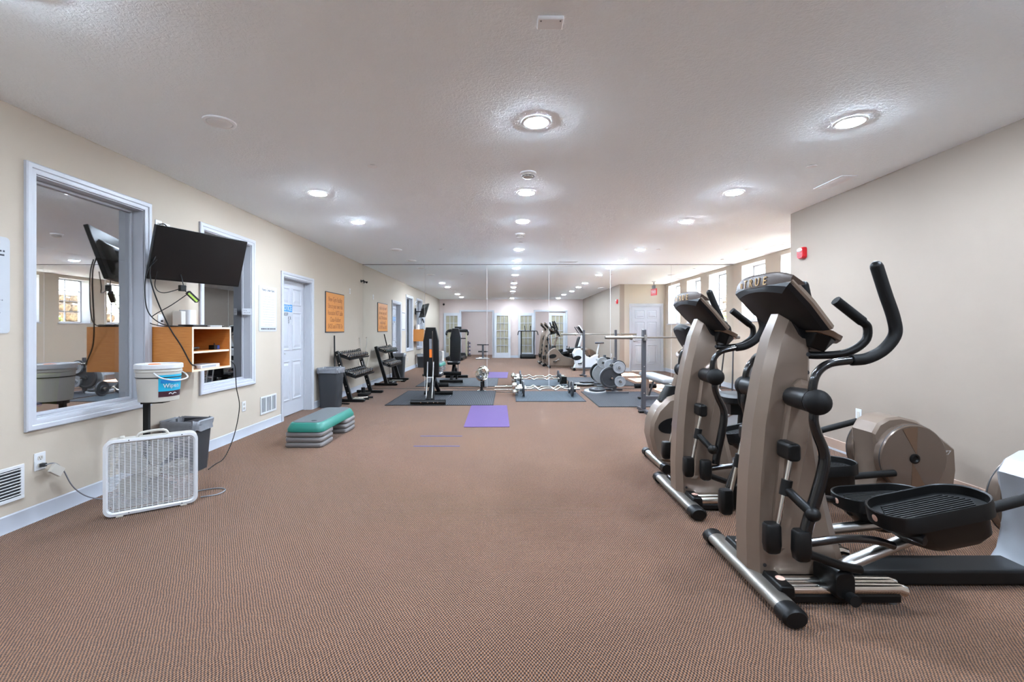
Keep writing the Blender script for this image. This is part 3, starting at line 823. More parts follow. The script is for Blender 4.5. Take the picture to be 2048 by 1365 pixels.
cable('black cable hanging diagonally across the side of the shelf unit', [(-3.04, 3.93, 1.93), (-3.05, 3.88, 1.8), (-3.03, 3.9, 1.62), (-2.97, 3.98, 1.34), (-2.9, 4.045, 1.15), (-2.83, 4.06, 1.0), (-2.815, 4.1, 0.97), (-2.85, 4.16, 0.945)], 0.0055)
cable('thin black cable drooping under the television from the power adapter', [(-2.95, 4.18, 1.69), (-3.02, 4.0, 1.62), (-3.06, 3.95, 1.67), (-3.04, 3.95, 1.8)], 0.004)
cable('black cable running from the wall to the back of the shelf unit', [(-2.96, 4.2, 1.62), (-3.04, 4.12, 1.52), (-3.17, 4.07, 1.42), (-3.175, 4.03, 1.36), (-3.1, 4.1, 1.326), (-3.0, 4.2, 1.325)], 0.004)
cable('short black cord plugged in above the television', [(XL + 0.012, 4.155, 2.26), (XL + 0.05, 4.17, 2.26), (XL + 0.07, 4.2, 2.2), (XL + 0.06, 4.22, 2.1)], 0.005)
cable('black cord hanging from the shelf unit down to the carpet', [(-2.84, 4.63, 0.985), (-2.805, 4.65, 0.955), (-2.8, 4.68, 0.9), (-2.8, 4.7, 0.7), (-2.78, 4.72, 0.5), (-2.8, 4.68, 0.25), (-2.82, 4.6, 0.08), (-2.82, 4.5, 0.008), (-2.8, 4.36, 0.006), (-2.76, 4.2, 0.006)], 0.0045)

# shelf unit hung on the wall
cab = thing('wall_shelf', 'honey wood two tier open shelf unit hung between the interior windows', 'shelf', (XL + 0.0005, 4.07, 0.915))
D, Wd, hh, tk = 0.37, 0.57, 0.405, 0.018
MB().box(0, D - 0.004, 0, tk, tk, hh - tk).obj('side_panel', 'wood', cab)
MB().box(0, D - 0.004, Wd - tk, Wd, tk, hh - tk).obj('side_panel', 'wood', cab)
MB().box(0, D - 0.004, 0, Wd, hh - tk, hh).obj('top_panel', 'wood', cab)
MB().box(0, D - 0.004, 0, Wd, 0, tk).obj('bottom_panel', 'wood', cab)
MB().box(0, 0.006, tk, Wd - tk, tk, hh - tk).obj('back_panel', 'wood', cab)
sh = MB().box(0.01, D - 0.012, tk, Wd - tk, 0.165, 0.165 + tk).obj('shelf_board', 'wood', cab)
MB().box(D - 0.012, D - 0.009, tk, Wd - tk, 0.165, 0.165 + tk).obj('edge_band', 'wood_edge', sh)
e = MB(); e.box(D - 0.004, D, 0, Wd, hh - tk, hh); e.box(D - 0.004, D, 0, Wd, 0, tk); e.box(D - 0.004, D, 0, tk, tk, hh - tk); e.box(D - 0.004, D, Wd - tk, Wd, tk, hh - tk)
e.obj('front_edge', 'wood_edge', cab)
h = MB()
for y in (0.15, 0.45):
    for z in (0.13, 0.37):
        h.lathe([(0.006, 0), (0.006, 0.003), (0.002, 0.004)], 10, AX((0.006, y, z), (1, 0, 0)))
q = h.obj('screw_set', 'iron_dark', cab); q['kind'] = 'stuff'
zt = 0.915 + hh
def small_box(name, label, cat, c, d, mat, rz=0.0, b=0.004, group=None):
    t = MB().box(-d[0] / 2, d[0] / 2, -d[1] / 2, d[1] / 2, 0, d[2]).obj(name, mat, None, bevel=b, loc=c, rz=rz)
    return tag(t, label, cat, group)
t = small_box('media_player', 'flat black player box lying on top of the shelf unit', 'media player', (-2.93, 4.24, zt), (0.14, 0.2, 0.022), 'black')
t = small_box('booklet', 'pale blue booklet lying on top of the shelf unit', 'booklet', (-2.905, 4.44, zt), (0.13, 0.18, 0.018), 'grey_vinyl')
t = thing('remote_control', 'dark remote beside the booklet on top of the shelf unit', 'remote', (-2.88, 4.585, zt), 0.3)
MB().prism(rrect(0.05, 0.1, 0.012), 0, 0.014, 'Z').obj('case', 'black', t); MB().box(-0.015, 0.015, -0.03, 0.03, 0.014, 0.016).obj('keypad', 'offwhite', t)
t = thing('router', 'white router box standing on the shelf unit against the wall', 'router', (-3.08, 4.33, zt), 0.1)
MB().box(-0.05, 0.03, -0.09, -0.02, 0, 0.15).obj('dock', 'offwhite', t, bevel=0.006)
MB().prism(rrect(0.11, 0.12, 0.03), 0, 0.165, 'Z', Matrix.Translation((0.0, 0.06, 0))).obj('body', 'white', t)
z1 = 0.915 + 0.165 + tk; z0 = 0.915 + tk
t = thing('headset', 'dark curved headset lying on the upper shelf', 'headset', (-2.95, 4.24, z1), 0.2)
MB().tube([(-0.06, -0.12, 0.012), (0.02, -0.09, 0.022), (0.05, 0.0, 0.026), (0.02, 0.09, 0.022), (-0.06, 0.12, 0.012)], 0.012, 8, k=4).obj('band', 'black', t)
t = thing('clock_radio', 'small black clock box on the upper shelf', 'clock', (-2.92, 4.53, z1), 0.0)
MB().box(-0.03, 0.03, -0.042, 0.042, 0, 0.045).obj('case', 'black', t, bevel=0.004); MB().box(0.03, 0.031, 0.0, 0.036, 0.006, 0.04).obj('display', 'navy', t); MB().cyl((0, 0, 0.045), (0, 0, 0.065), 0.004, n=8).obj('button', 'black', t)
t = thing('binder', 'white binder lying on the lower shelf', 'binder', (-2.9, 4.33, z0), 0.03)
MB().box(-0.1, 0.07, -0.14, 0.15, 0, 0.034).obj('cover', 'white', t, bevel=0.003); MB().box(0.07, 0.0708, -0.12, 0.09, 0.008, 0.026).obj('spine_print', 'ink_grey', t)

# wipes bucket on its stand
st = thing('bucket_stand', 'dark steel stand with a bent arm under the wipes bucket', 'stand', (-2.95, 3.72, 0))
MB().box(-0.022, 0.022, -0.014, 0.014, 0.01, 0.712).obj('post', 'black_matte', st, bevel=0.003)
MB().box(-0.13, 0.15, -0.14, 0.14, 0, 0.01).obj('foot_plate', 'black_matte', st, bevel=0.003)
MB().prism([(-0.02, 0.69), (0.0, 0.69), (0.16, 0.7), (0.17, 0.709), (0.15, 0.717), (-0.02, 0.717)], -0.04, 0.04, 'Y').obj('arm', 'black_matte', st, bevel=0.002)
bk = thing('wipes_bucket', 'white lidded bucket with a turquoise wipes label on a steel stand', 'bucket', (-2.85, 3.72, 0.717))
MB().lathe([(0.13, 0), (0.135, 0.004), (0.152, 0.235), (0.158, 0.24), (0.158, 0.25), (0.153, 0.256), (0.153, 0.268)], 40).obj('body', 'offwhite', bk)
MB().lathe([(0.16, 0.262), (0.164, 0.266), (0.164, 0.296), (0.158, 0.302), (0.15, 0.302), (0.146, 0.294), (0.02, 0.294)], 40).obj('lid', 'white', bk)
MB().tube([(0.1515 * math.cos(a * PI / 16), 0.1515 * math.sin(a * PI / 16), 0.195) for a in range(32)], 0.004, 6, closed=True).obj('strap', 'black', bk)
MB().ball((-0.02, -0.02, 0.296), (0.05, 0.03, 0.006)).obj('lid_mark', 'orange_label', bk)
def band(z0_, z1_, a0, a1, dr):
    ring = []
    for z in (z0_, z1_):
        r = 0.135 + (0.152 - 0.135) * (z / 0.235) + dr
        ring.append([(r * math.cos(a0 + (a1 - a0) * i / 14), r * math.sin(a0 + (a1 - a0) * i / 14), z) for i in range(15)])
    m = MB(); n = 15
    m.add(ring[0] + ring[1], [(i, i + 1, n + i + 1, n + i) for i in range(n - 1)])
    return m
A0, A1 = math.radians(-54), math.radians(28)
lb = band(0.045, 0.215, A0, A1, 0.0015).obj('label', 'cyan', bk)
band(0.04, 0.085, A0, A1, 0.002).obj('label_foot', 'plum', lb)
band(0.15, 0.178, A0 + 0.1, A1 - 0.1, 0.002).obj('label_wave', 'blue_sign', lb)
aa = math.radians(-22); rr_ = 0.153
text('lettering', 'Wipes', 0.045, 'white', lb, (rr_ * math.cos(aa), rr_ * math.sin(aa), 0.128), (PI / 2, 0, PI / 2 + aa), ext=0.0015)
mk = MB(); mk.tube([(-0.03, -0.001, 0.0), (-0.015, -0.001, 0.008), (0.0, -0.001, -0.004), (0.015, -0.001, 0.007), (0.03, -0.001, 0.002)], 0.003, 6, k=4)
q = mk.obj('label_mark', 'white', lb); q.location = ((rr_ - .006) * math.cos(aa + .1), (rr_ - .006) * math.sin(aa + .1), 0.062); q.rotation_euler = (0, 0, PI / 2 + aa + .1)
MB().tube([(0.07, -0.145, 0.235), (0.12, -0.145, 0.2), (0.17, -0.09, 0.175), (0.185, 0, 0.17), (0.17, 0.09, 0.18), (0.12, 0.14, 0.205), (0.06, 0.15, 0.235)], 0.006, 8, k=5).obj('handle', 'white', bk)

def waste_bin(loc, rz, label, w, d, h, bag=True):
    t = thing('waste_bin', label, 'waste bin', loc, rz, 'waste bins')
    def ring(s, z, g=0): return [(x, y, z) for x, y in rrect(w * s - g, d * s - g, 0.05 * s)]
    MB().loft([ring(0.8, 0.0), ring(0.97, h - 0.035), ring(1.02, h - 0.03), ring(1.02, h), ring(0.96, h), ring(0.94, h - 0.03), ring(0.78, 0.015)]).obj('tub', 'bin', t, ang=50)
    if bag:
        rnd = random.Random(int(w * 1000 + h * 100))
        def br(s, z, j=0.006): return [(x + rnd.uniform(-j, j), y + rnd.uniform(-j, j), z + rnd.uniform(-j, j)) for x, y in rrect(w * s, d * s, 0.05 * s, 8)]
        MB().loft([br(1.03, h - 0.075, 0.01), br(1.045, h - 0.03), br(1.05, h + 0.008), br(0.99, h + 0.014), br(0.93, h - 0.01), br(0.9, h - 0.1)], cap=False).obj('bag', 'bag', t, ang=60)
    return t
waste_bin((-2.965, 4.21, 0), 0, 'grey waste bin with a plastic bag behind the box fan', 0.34, 0.26, 0.455)
waste_bin((-2.965, 7.64, 0), 0, 'dark waste bin with a clear bag beside the left wall door', 0.37, 0.29, 0.65)

# box fan
fan = thing('box_fan', 'white square box fan standing on the carpet below the interior window', 'box fan', (-2.56, 3.285, 0), math.radians(36))
FW, FH, FD = 0.53, 0.52, 0.10
def fr_ring(w, h, y, r): return [(x, y, z + FH / 2 + 0.012) for x, z in rrect(w, h, r, 6)]
MB().loft([fr_ring(FW, FH, -0.045, 0.05), fr_ring(FW, FH, 0.05, 0.05), fr_ring(FW - .02, FH - .02, 0.05, 0.045), fr_ring(FW - .02, FH - .02, -0.045, 0.045)], closed=True).obj('housing', 'offwhite', fan)
MB().loft([fr_ring(FW + .004, FH + .004, -0.04, 0.05), fr_ring(FW + .004, FH + .004, -0.056, 0.05), fr_ring(FW - .03, FH - .03, -0.06, 0.042), fr_ring(FW - .05, FH - .05, -0.052, 0.035), fr_ring(FW - .05, FH - .05, -0.04, 0.035)], closed=True).obj('front_bezel', 'white', fan)
def grille(y, name):
    g = MB(); n = 42; iw, ih = FW - 0.045, FH - 0.045
    for k in range(n + 1):
        z = 0.012 + 0.024 + ih * k / n
        e = max(0, 0.03 - min(k, n - k) * ih / n)
        g.box(-iw / 2 + e * 0.5, iw / 2 - e * 0.5, y - 0.0018, y + 0.0018, z - 0.0016, z + 0.0016)
    for k in range(17):
        x = -iw / 2 + iw * k / 16
        g.box(x - 0.0022, x + 0.0022, y - 0.0035, y + 0.003, 0.036, 0.036 + ih)
    return g.obj(name, 'white', fan)
grille(-0.05, 'front_grille'); grille(0.046, 'rear_grille')
bl = MB()
for k in range(5):
    R_ = Matrix.Translation((0, 0, FH / 2 + 0.012)) @ Matrix.Rotation(2 * PI * k / 5 + 0.3, 4, 'Y')
    rings = []
    for r, w, tw in ((0.04, 0.06, 0.7), (0.09, 0.13, 0.6), (0.16, 0.17, 0.45), (0.215, 0.13, 0.35)):
        rings.append([(w * (q - 0.5) * math.cos(tw), w * (q - 0.5) * math.sin(tw) + o, r) for q, o in ((0, 0), (0.5, 0.008), (1, 0), (1, 0.003), (0.5, 0.011), (0, 0.003))])
    bl.loft(rings, M=R_)
bl.obj('blade_set', 'offwhite', fan)
MB().lathe([(0.05, -0.03), (0.05, 0.0), (0.042, 0.028), (0.015, 0.034)], 20, AX((0, 0, FH / 2 + 0.012), (0, -1, 0))).obj('hub', 'offwhite', fan)
MB().tube([(-0.09, 0, FH + 0.012), (-0.06, 0, FH + 0.04), (0.06, 0, FH + 0.045), (0.09, 0, FH + 0.012)], 0.009, 8, k=4).obj('handle', 'offwhite', fan)
for x in (-0.18, 0.18): MB().box(x - 0.02, x + 0.02, -0.06, 0.05, 0, 0.014).obj('foot', 'offwhite', fan, bevel=0.003)
MB().lathe([(0.016, 0), (0.014, 0.018), (0.004, 0.02)], 12, Matrix.Translation((-0.17, 0, FH + 0.01))).obj('knob', 'offwhite', fan)
sc = MB()
for x in (-0.13, 0.17):
    for z in (FH + 0.004, 0.022): sc.lathe([(0.004, 0), (0.004, 0.003)], 8, AX((x, -0.057, z), (0, -1, 0)))
q = sc.obj('screw_set', 'slot', fan); q['kind'] = 'stuff'
cable('pale fan cord curling out behind the right side of the box fan', [(-2.36, 3.5, 0.006), (-2.27, 3.56, 0.006), (-2.27, 3.66, 0.006), (-2.36, 3.7, 0.006), (-2.5, 3.62, 0.006)], 0.005, 'bag', name='fan_cord')
# ------------------------------------------------------------------ elliptical trainers (front at local x=0, user stands towards +x, near side is -y)
def console_plate(root, top, bot, w_top, w_bot, mats, logo=None, thick=0.05):
    """slanted display head: top/bot are (x,z) of the upper and lower edge of the face"""
    t, b = Vector((top[0], 0, top[1])), Vector((bot[0], 0, bot[1]))
    s = (b - t).normalized(); L = (b - t).length
    n = Vector((-s.z, 0, s.x));
    if n.z < 0: n = -n
    M = Matrix(((s.x, 0, n.x, t.x), (0, 1, 0, 0), (s.z, 0, n.z, t.z), (0, 0, 0, 1)))   # local: x along slope, y across, z out of the face
    def outline(g, h0):
        pts = []
        for k in range(9):                                  # arched upper edge
            v = -1 + 2 * k / 8
            pts.append((0.02 - 0.03 * (1 - v * v) + g * 0.6, v * (w_top / 2 - g)))
        pts += [(L * 0.5, w_top / 2 * 1.0 - g), (L - g, w_bot / 2 - g), (L - g, -w_bot / 2 + g), (L * 0.5, -w_top / 2 * 1.0 + g)]
        return [(x, y, h0) for x, y in pts]
    MB().loft([outline(0.05, -thick), outline(0.012, -thick * 0.62), outline(0.0, -0.012)], M=M).obj('console_shell', mats[0], root, ang=30)
    head = MB().loft([outline(0.0, -0.012), outline(-0.004, 0.0), outline(0.0, 0.016), outline(0.03, 0.024)], M=M).obj('console_bezel', mats[1], root, ang=30)
    MB().loft([outline(0.05, 0.0242), outline(0.055, 0.0255)], M=M).obj('display', 'screen', head)
    if logo:
        rings = []
        u0, zb = top[0], top[1] - 0.022
        arc = lambda v: u0 + 0.012 - 0.034 * (1 - v * v)
        for k in range(15):
            v = -1 + 2 * k / 14
            y = v * (w_top / 2 + 0.002); x0 = arc(v); zt_ = zb + 0.034 + 0.03 * (1 - v ** 4)
            rings.append([(x0 + 0.01, y, zb - 0.012), (x0 - 0.004, y, zb - 0.004), (x0 - 0.002, y, zt_ - 0.012), (x0 + 0.008, y, zt_), (x0 + 0.05, y, zt_ - 0.03), (x0 + 0.06, y, zb - 0.012)])
        cr = MB().loft(rings).obj('console_crest', 'crest', root, ang=40)
        for i, ch in enumerate(logo):
            y = 0.10 - 0.062 * i
            v = y / (w_top / 2)
            text('lettering', ch, 0.058, 'gold', cr, (arc(v) - 0.0045, y, zb + 0.022), (PI / 2, 0, -PI / 2 - 0.28 * v), shear=0.2, ext=0.0012)
        y = 0.165; v = y / (w_top / 2)
        q = MB(); q.prism([(0, -0.016), (0.012, 0.012), (-0.004, 0.012)], -0.001, 0.001, 'Y'); q.prism([(0.014, -0.016), (0.03, -0.016), (0.026, 0.012)], -0.001, 0.001, 'Y')
        o = q.obj('emblem', 'gold', cr); o['kind'] = 'stuff'; o.location = (arc(v) - 0.0045, y, zb + 0.022); o.rotation_euler = (0, 0, -PI / 2 - 0.28 * v)
    return M

def elliptical(loc, label, far_phase, lead=-1, idx=0, near_phase=0.0):
    t = thing('elliptical_trainer', label, 'elliptical', loc, 0, 'elliptical trainers')
    # front foot bar
    fb = MB().tube([(0, -0.34, 0.055), (0, 0.34, 0.055)], 0.052, 20, flat=0.62).obj('front_stabilizer', 'bar_grey', t)
    for s in (-1, 1):
        MB().loft([[(0.057 * q * math.cos(a) , s * y, 0.046 + 0.043 * q * math.sin(a)) for a in [2 * PI * j / 18 for j in range(18)]] for y, q in ((0.335, 1.0), (0.40, 1.0), (0.412, 0.8))]).obj('end_cap', 'black', fb)
    # base
    MB().prism([(-0.01, 0.015), (0.6, 0.015), (0.6, 0.055), (0.03, 0.055), (-0.01, 0.08)], -0.24, 0.24, 'Y').obj('base_tray', 'black', t, bevel=0.008)
    for v in (-0.215, -0.155, 0.155, 0.215):
        r_ = MB().tube([(0.05, v, 0.072), (0.6, v, 0.072), (0.63, v, 0.06)], 0.026, 12)
        r_.obj('roller_rail', 'chrome', t)
    for v in (-0.19, 0.19):
        bc = MB().prism([(0.0, 0.05), (0.09, 0.05), (0.085, 0.105), (0.02, 0.11)], v - 0.075, v + 0.075, 'Y').obj('rail_bracket', 'black', t, bevel=0.008)
        MB().ball((0.06, v, 0.108), (0.022, 0.022, 0.005), 12, 6).obj('sticker', 'sticker', bc)
    MB().box(0.3, 1.62, -0.085, 0.085, 0.012, 0.085).obj('base_beam', 'black_matte', t, bevel=0.012)
    # tower
    front = [(-0.025, 0.085), (-0.03, 0.3), (-0.02, 0.55), (0.005, 0.82), (0.045, 1.05), (0.095, 1.25), (0.14, 1.36), (0.17, 1.44)]
    rear_ = [(0.45, 0.085), (0.385, 0.3), (0.325, 0.55), (0.285, 0.82), (0.27, 1.05), (0.275, 1.20), (0.26, 1.28), (0.215, 1.40)]
    half = [0.115, 0.115, 0.113, 0.110, 0.105, 0.095, 0.075, 0.055]
    rings = []
    for (fx, fz), (rx, rz), h in zip(front, rear_, half):
        w = rx - fx
        z = lambda x: fz + (rz - fz) * ((x - fx) / w)
        pts = [(fx, -h * 0.45), (fx + 0.035, -h * 0.95), (fx + w * 0.35, -h), (fx + w * 0.9, -h), (rx, -h * 0.8), (rx, h * 0.8), (fx + w * 0.9, h), (fx + w * 0.35, h), (fx + 0.035, h * 0.95), (fx, h * 0.45)]
        rings.append([(x, y, z(x)) for x, y in pts])
    tw = MB().loft(rings).obj('tower', 'taupe', t, ang=26)
    # side shrouds that carry the arm pivots
    for s in (-1, 1):
        out = [(0.06, 0.2), (0.075, 0.45), (0.10, 0.70), (0.135, 0.93), (0.165, 1.02), (0.20, 1.05), (0.24, 1.04), (0.262, 1.0), (0.265, 0.93), (0.235, 0.75), (0.19, 0.55), (0.14, 0.35), (0.10, 0.2)]
        inn = [(0.16 + (x - 0.16) * 0.8, 0.66 + (z - 0.66) * 0.94) for x, z in out]
        MB().loft([[(x, s * 0.10, z) for x, z in out], [(x, s * 0.128, z) for x, z in out], [(x, s * 0.145, z) for x, z in inn]]).obj('side_shroud', 'taupe', t, ang=28)
        sc = MB()
        for x, z in ((0.17, 0.99), (0.13, 0.72), (0.10, 0.55), (0.255, 1.17), (0.25, 1.08)):
            yy = 0.1455 if z < 1.03 else 0.098
            sc.lathe([(0.011, 0), (0.011, 0.002), (0.006, 0.0025)], 10, AX((x, s * yy, z), (0, s, 0)))
        for x, z in ((0.03, 0.33), (0.03, 0.13)): sc.lathe([(0.009, 0), (0.009, 0.002), (0.005, 0.0025)], 10, AX((x, s * 0.1135, z), (0, s, 0)))
        q = sc.obj('screw_set', 'iron_dark', tw); q['kind'] = 'stuff'
    # console
    console_plate(t, (0.065, 1.535), (0.285, 1.30), 0.50, 0.44, ('console_black', 'taupe'), 'TRUE')
    MB().prism([(0.165, 1.38), (0.19, 1.44), (0.30, 1.27), (0.29, 1.19), (0.24, 1.21)], -0.085, 0.085, 'Y').obj('console_neck', 'console_black', t, bevel=0.01)
    def tray(q, z0, x1): return [(x, y * q, z0 - 0.35 * (x - 0.27)) for x, y in ((0.25, -0.17), (0.32, -0.18), (x1 - 0.04, -0.14), (x1, -0.06), (x1, 0.06), (x1 - 0.04, 0.14), (0.32, 0.18), (0.25, 0.17))]
    MB().loft([tray(0.7, 1.20, 0.36), tray(0.95, 1.275, 0.41)]).obj('bottle_tray', 'black', t, bevel=0.006)
    MB().loft([tray(1.0, 1.275, 0.425), tray(1.03, 1.305, 0.435)]).obj('tray_rim', 'taupe_mid', t, bevel=0.004)
    # fixed handles
    for s in (-1, 1):
        MB().tube([(0.24, s * 0.05, 1.17), (0.30, s * 0.10, 1.165), (0.40, s * 0.155, 1.18), (0.475, s * 0.175, 1.235), (0.485, s * 0.18, 1.30), (0.455, s * 0.18, 1.335), (0.335, s * 0.18, 1.43)], 0.019, 12, k=5).obj('fixed_handle', 'black', t)
        g = MB().tube([(0.46, s * 0.18, 1.332), (0.332, s * 0.18, 1.433)], 0.023, 12).obj('grip', 'foam', t)
        MB().tube([(0.45, s * 0.18 - 0.004, 1.362), (0.36, s * 0.18 - 0.004, 1.433)], 0.006, 8).obj('pulse_plate', 'chrome', g)
    MB().lathe([(0.022, 0), (0.024, 0.02), (0.02, 0.05)], 14, AX((0.25, 0, 1.165), (1, 0, 0.05))).obj('handle_clamp', 'chrome', t)
    # moving arms
    for s, ph in ((-1, near_phase), (1, far_phase)):
        piv = Vector((0.155, s * 0.285, 0.965))
        A = Matrix.Translation(piv) @ Matrix.Rotation(ph, 4, 'Y') @ Matrix.Translation(-piv)
        y = s * 0.295
        upper = [(0.15, y, 0.98), (0.145, y, 1.03), (0.165, y, 1.095), (0.22, y, 1.138), (0.33, y, 1.155)]
        MB().tube(upper, 0.0185, 12, k=5, M=A).obj('arm_upper', 'black_gloss', t)
        MB().tube([(0.32, y, 1.154), (0.39, y, 1.162), (0.465, y, 1.20), (0.518, y, 1.27), (0.512, y, 1.345), (0.475, y, 1.455), (0.435, y, 1.58)], 0.0255, 14, k=6, M=A).obj('arm_grip', 'foam', t)
        MB().ball((0.435, y, 1.58), 0.0255, 12, 8, A).obj('grip_cap', 'black', t)
        lower = [(0.155, y, 0.95), (0.15, y, 0.88), (0.165, y, 0.82), (0.195, y, 0.74), (0.195, y, 0.67), (0.165, y, 0.55), (0.125, y, 0.42), (0.11, y, 0.36)]
        MB().tube(lower, [0.02, 0.02, 0.021, 0.023, 0.025, 0.026, 0.026, 0.026], 14, k=5, M=A).obj('arm_lower', 'black_gloss', t)
        pv = MB().ball((0.155, s * 0.31, 0.965), 0.058, 18, 12).obj('pivot_ball', 'foam', t)
        MB().cyl((0.155, s * 0.13, 0.965), (0.155, s * 0.285, 0.965), 0.048, 0.054, 18).obj('pivot_shaft', 'black', pv)
        # damper: cap on the shroud, rod, collar and yoke to the arm
        dm = MB().prism(rrect(0.06, 0.085, 0.02), s * 0.13, s * 0.235, 'Y', Matrix.Translation((0.105, 0, 0.715))).obj('damper_cap', 'black', t, bevel=0.01)
        MB().cyl((0.095, s * 0.215, 0.69), (0.03, s * 0.225, 0.37), 0.011, n=12).obj('damper_rod', 'chrome', dm)
        MB().cyl((0.077, s * 0.218, 0.585), (0.062, s * 0.221, 0.515), 0.024, n=14).obj('damper_collar', 'black', dm)
        yk = MB(); yk.cyl((0.068, s * 0.222, 0.545), (0.125, s * 0.31, 0.47), 0.021, n=14, M=None); yk.ball((0.13, s * 0.318, 0.463), 0.032, 14, 9)
        yk.obj('yoke', 'black', t)
        for dx, dy, nm in ((0.0, 0.225, 'damper_foot'), (0.09, 0.30, 'arm_foot')):
            MB().loft([[(dx + x, s * dy + yy, z) for x, yy in rrect(0.072 * q, 0.062 * q, 0.02 * q)] for z, q in ((0.385, 0.85), (0.375, 1), (0.29, 1.05), (0.255, 0.9), (0.245, 0.55))]).obj(nm, 'black', t, ang=50)
        # link to the pedal
        hi = s == lead
        d = 0.0 if hi else 0.2
        yl = s * 0.3
        MB().tube([(0.11, yl, 0.325), (0.28, yl, 0.345), (0.42, yl * 0.97, 0.335), (0.53 + d, yl * 0.9, 0.30)], 0.018, 12, k=5).obj('pedal_link', 'black_gloss', t)
        MB().tube([(0.11, yl, 0.28), (0.3, yl * 0.9, 0.205), (0.4 + d, yl * 0.8, 0.175)], 0.02, 12).obj('roller_link', 'black', t)
        # roller carriage
        cx = 0.31 + d * 0.6
        rc = MB().loft([[(x + cx, s * yy, z + 0.115) for x, z in rrect(0.10 * q, 0.13 * q, 0.035 * q)] for yy, q in ((0.12, 0.9), (0.14, 1.0), (0.262, 1.0), (0.275, 0.85))]).obj('roller_carriage', 'black', t, ang=45)
        MB().cyl((cx + 0.02, s * 0.27, 0.065), (cx + 0.02, s * 0.31, 0.065), 0.026, n=16).obj('lock_knob', 'black_matte', rc)
        # pedal arm back to the crank
        zc = 0.56 if hi else 0.26
        ux = 1.52 if hi else 1.5
        pa = MB().tube([(cx + 0.05, s * 0.19, 0.165), (0.95 + d * 0.5, s * 0.19, 0.165 + (zc - 0.165) * 0.62)], 0.034, 14, flat=0.8).obj('pedal_arm', 'steel', t)
        MB().tube([(0.92 + d * 0.5, s * 0.19, 0.165 + (zc - 0.165) * 0.60), (ux, s * 0.19, zc)], 0.024, 12).obj('crank_rod', 'black_matte', pa)
        # pedal: deep oval tray
        px, pz, tl = 0.70 + d, (0.49 if hi else 0.345), (0.2 if hi else 0.06)
        P = Matrix.Translation((px, s * 0.255, pz)) @ Matrix.Rotation(-tl, 4, 'Y')
        def po(q, z, gx=0.0): 
            return [(x * q, yv * q, z) for x, yv in rrect(0.5, 0.26, 0.12, 7)]
        pd = MB().loft([[(0.06 + x, y, z) for x, y, z in po(0.52, -0.19)], [(0.045 + x, y, z) for x, y, z in po(0.74, -0.15)], po(0.9, -0.06), po(1.0, -0.055), po(1.0, 0.012), po(0.985, 0.016), po(0.955, 0.012), po(0.93, -0.025)], M=P).obj('pedal', 'black', t, ang=35)
        rb = MB()
        for k in range(11):
            yv = -0.085 + 0.017 * k; lx = 0.20 - abs(yv) * 0.6
            rb.box(-lx, lx, yv - 0.0035, yv + 0.0035, -0.025, -0.02, P)
        q = rb.obj('tread', 'black_matte', pd); q['kind'] = 'stuff'
        MB().ball((-0.25, 0.0, -0.02), (0.003, 0.016, 0.016), 12, 8, P).obj('sticker', 'sticker', pd)
        cl = MB(); cl.tube([(-0.19, -s * 0.03, -0.075), (-0.13, s * 0.11, -0.1)], 0.024, 12, M=P); cl.obj('pedal_clamp', 'black', pd)
    # rear drive housing
    side = [(1.36, 0.03), (1.405, 0.10), (1.43, 0.22), (1.43, 0.38), (1.41, 0.53), (1.45, 0.60), (1.52, 0.64), (1.61, 0.65), (1.73, 0.62), (1.86, 0.54), (2.02, 0.41), (2.03, 0.25), (2.01, 0.10), (1.99, 0.03)]
    small = [(1.66 + (x - 1.66) * 0.95, 0.33 + (z - 0.33) * 0.95) for x, z in side]
    MB().loft([[(x, -0.115, z) for x, z in small], [(x, -0.095, z) for x, z in side], [(x, 0.095, z) for x, z in side], [(x, 0.115, z) for x, z in small]]).obj('drive_housing', 'silver' if idx == 0 else 'taupe', t, ang=28)
    for s in (-1, 1):
        dk = MB().lathe([(0.235, 0), (0.243, 0.01), (0.243, 0.068), (0.236, 0.074), (0.02, 0.078)], 48, AX((1.655, s * 0.1, 0.36), (0, s, 0))).obj('crank_disc', 'taupe_dark', t)
        MB().lathe([(0.2435, 0.056), (0.2455, 0.06), (0.2435, 0.064)], 48, AX((1.655, s * 0.1, 0.36), (0, s, 0)), cap=False).obj('disc_seam', 'iron_dark', dk)
        MB().lathe([(0.035, 0.076), (0.035, 0.086), (0.024, 0.088), (0.016, 0.08)], 20, AX((1.655, s * 0.1, 0.36), (0, s, 0))).obj('hub_cap', 'black', dk)
        an = math.radians(112)
        w = MB()
        for sg in (1, -1):
            pts = [(1.655 + sg * 0.03 * math.cos(an - 0.9), 0.36 + sg * 0.03 * math.sin(an - 0.9))] + [(1.655 + 0.228 * sg * math.cos(an + k * 0.07), 0.36 + 0.228 * sg * math.sin(an + k * 0.07)) for k in range(-7, 1)]
            w.prism(pts, s * 0.1765, s * 0.179, 'Y')
        q = w.obj('crank_wedge', 'taupe_mid', dk); q['kind'] = 'stuff'
    text('model_mark', 'Z7', 0.045, 'white', t, (1.945, -0.1165, 0.385), (PI / 2, 0, 0), shear=0.35)
    MB().tube([(1.75, -0.26, 0.03), (1.75, 0.26, 0.03)], 0.032, 12, flat=0.8).obj('rear_stabilizer', 'black', t)
    for v in (-0.2, 0.2): MB().cyl((0.58, v, 0.0), (0.58, v, 0.02), 0.024, n=14).obj('levelling_foot', 'bag', t)
    return t
elliptical((1.24, 2.36, 0), 'champagne and black elliptical trainer nearest the camera', 0.09, -1, 0)
elliptical((1.29, 3.47, 0), 'champagne and black elliptical trainer second from the camera', -0.085, 1, 1, -0.085)

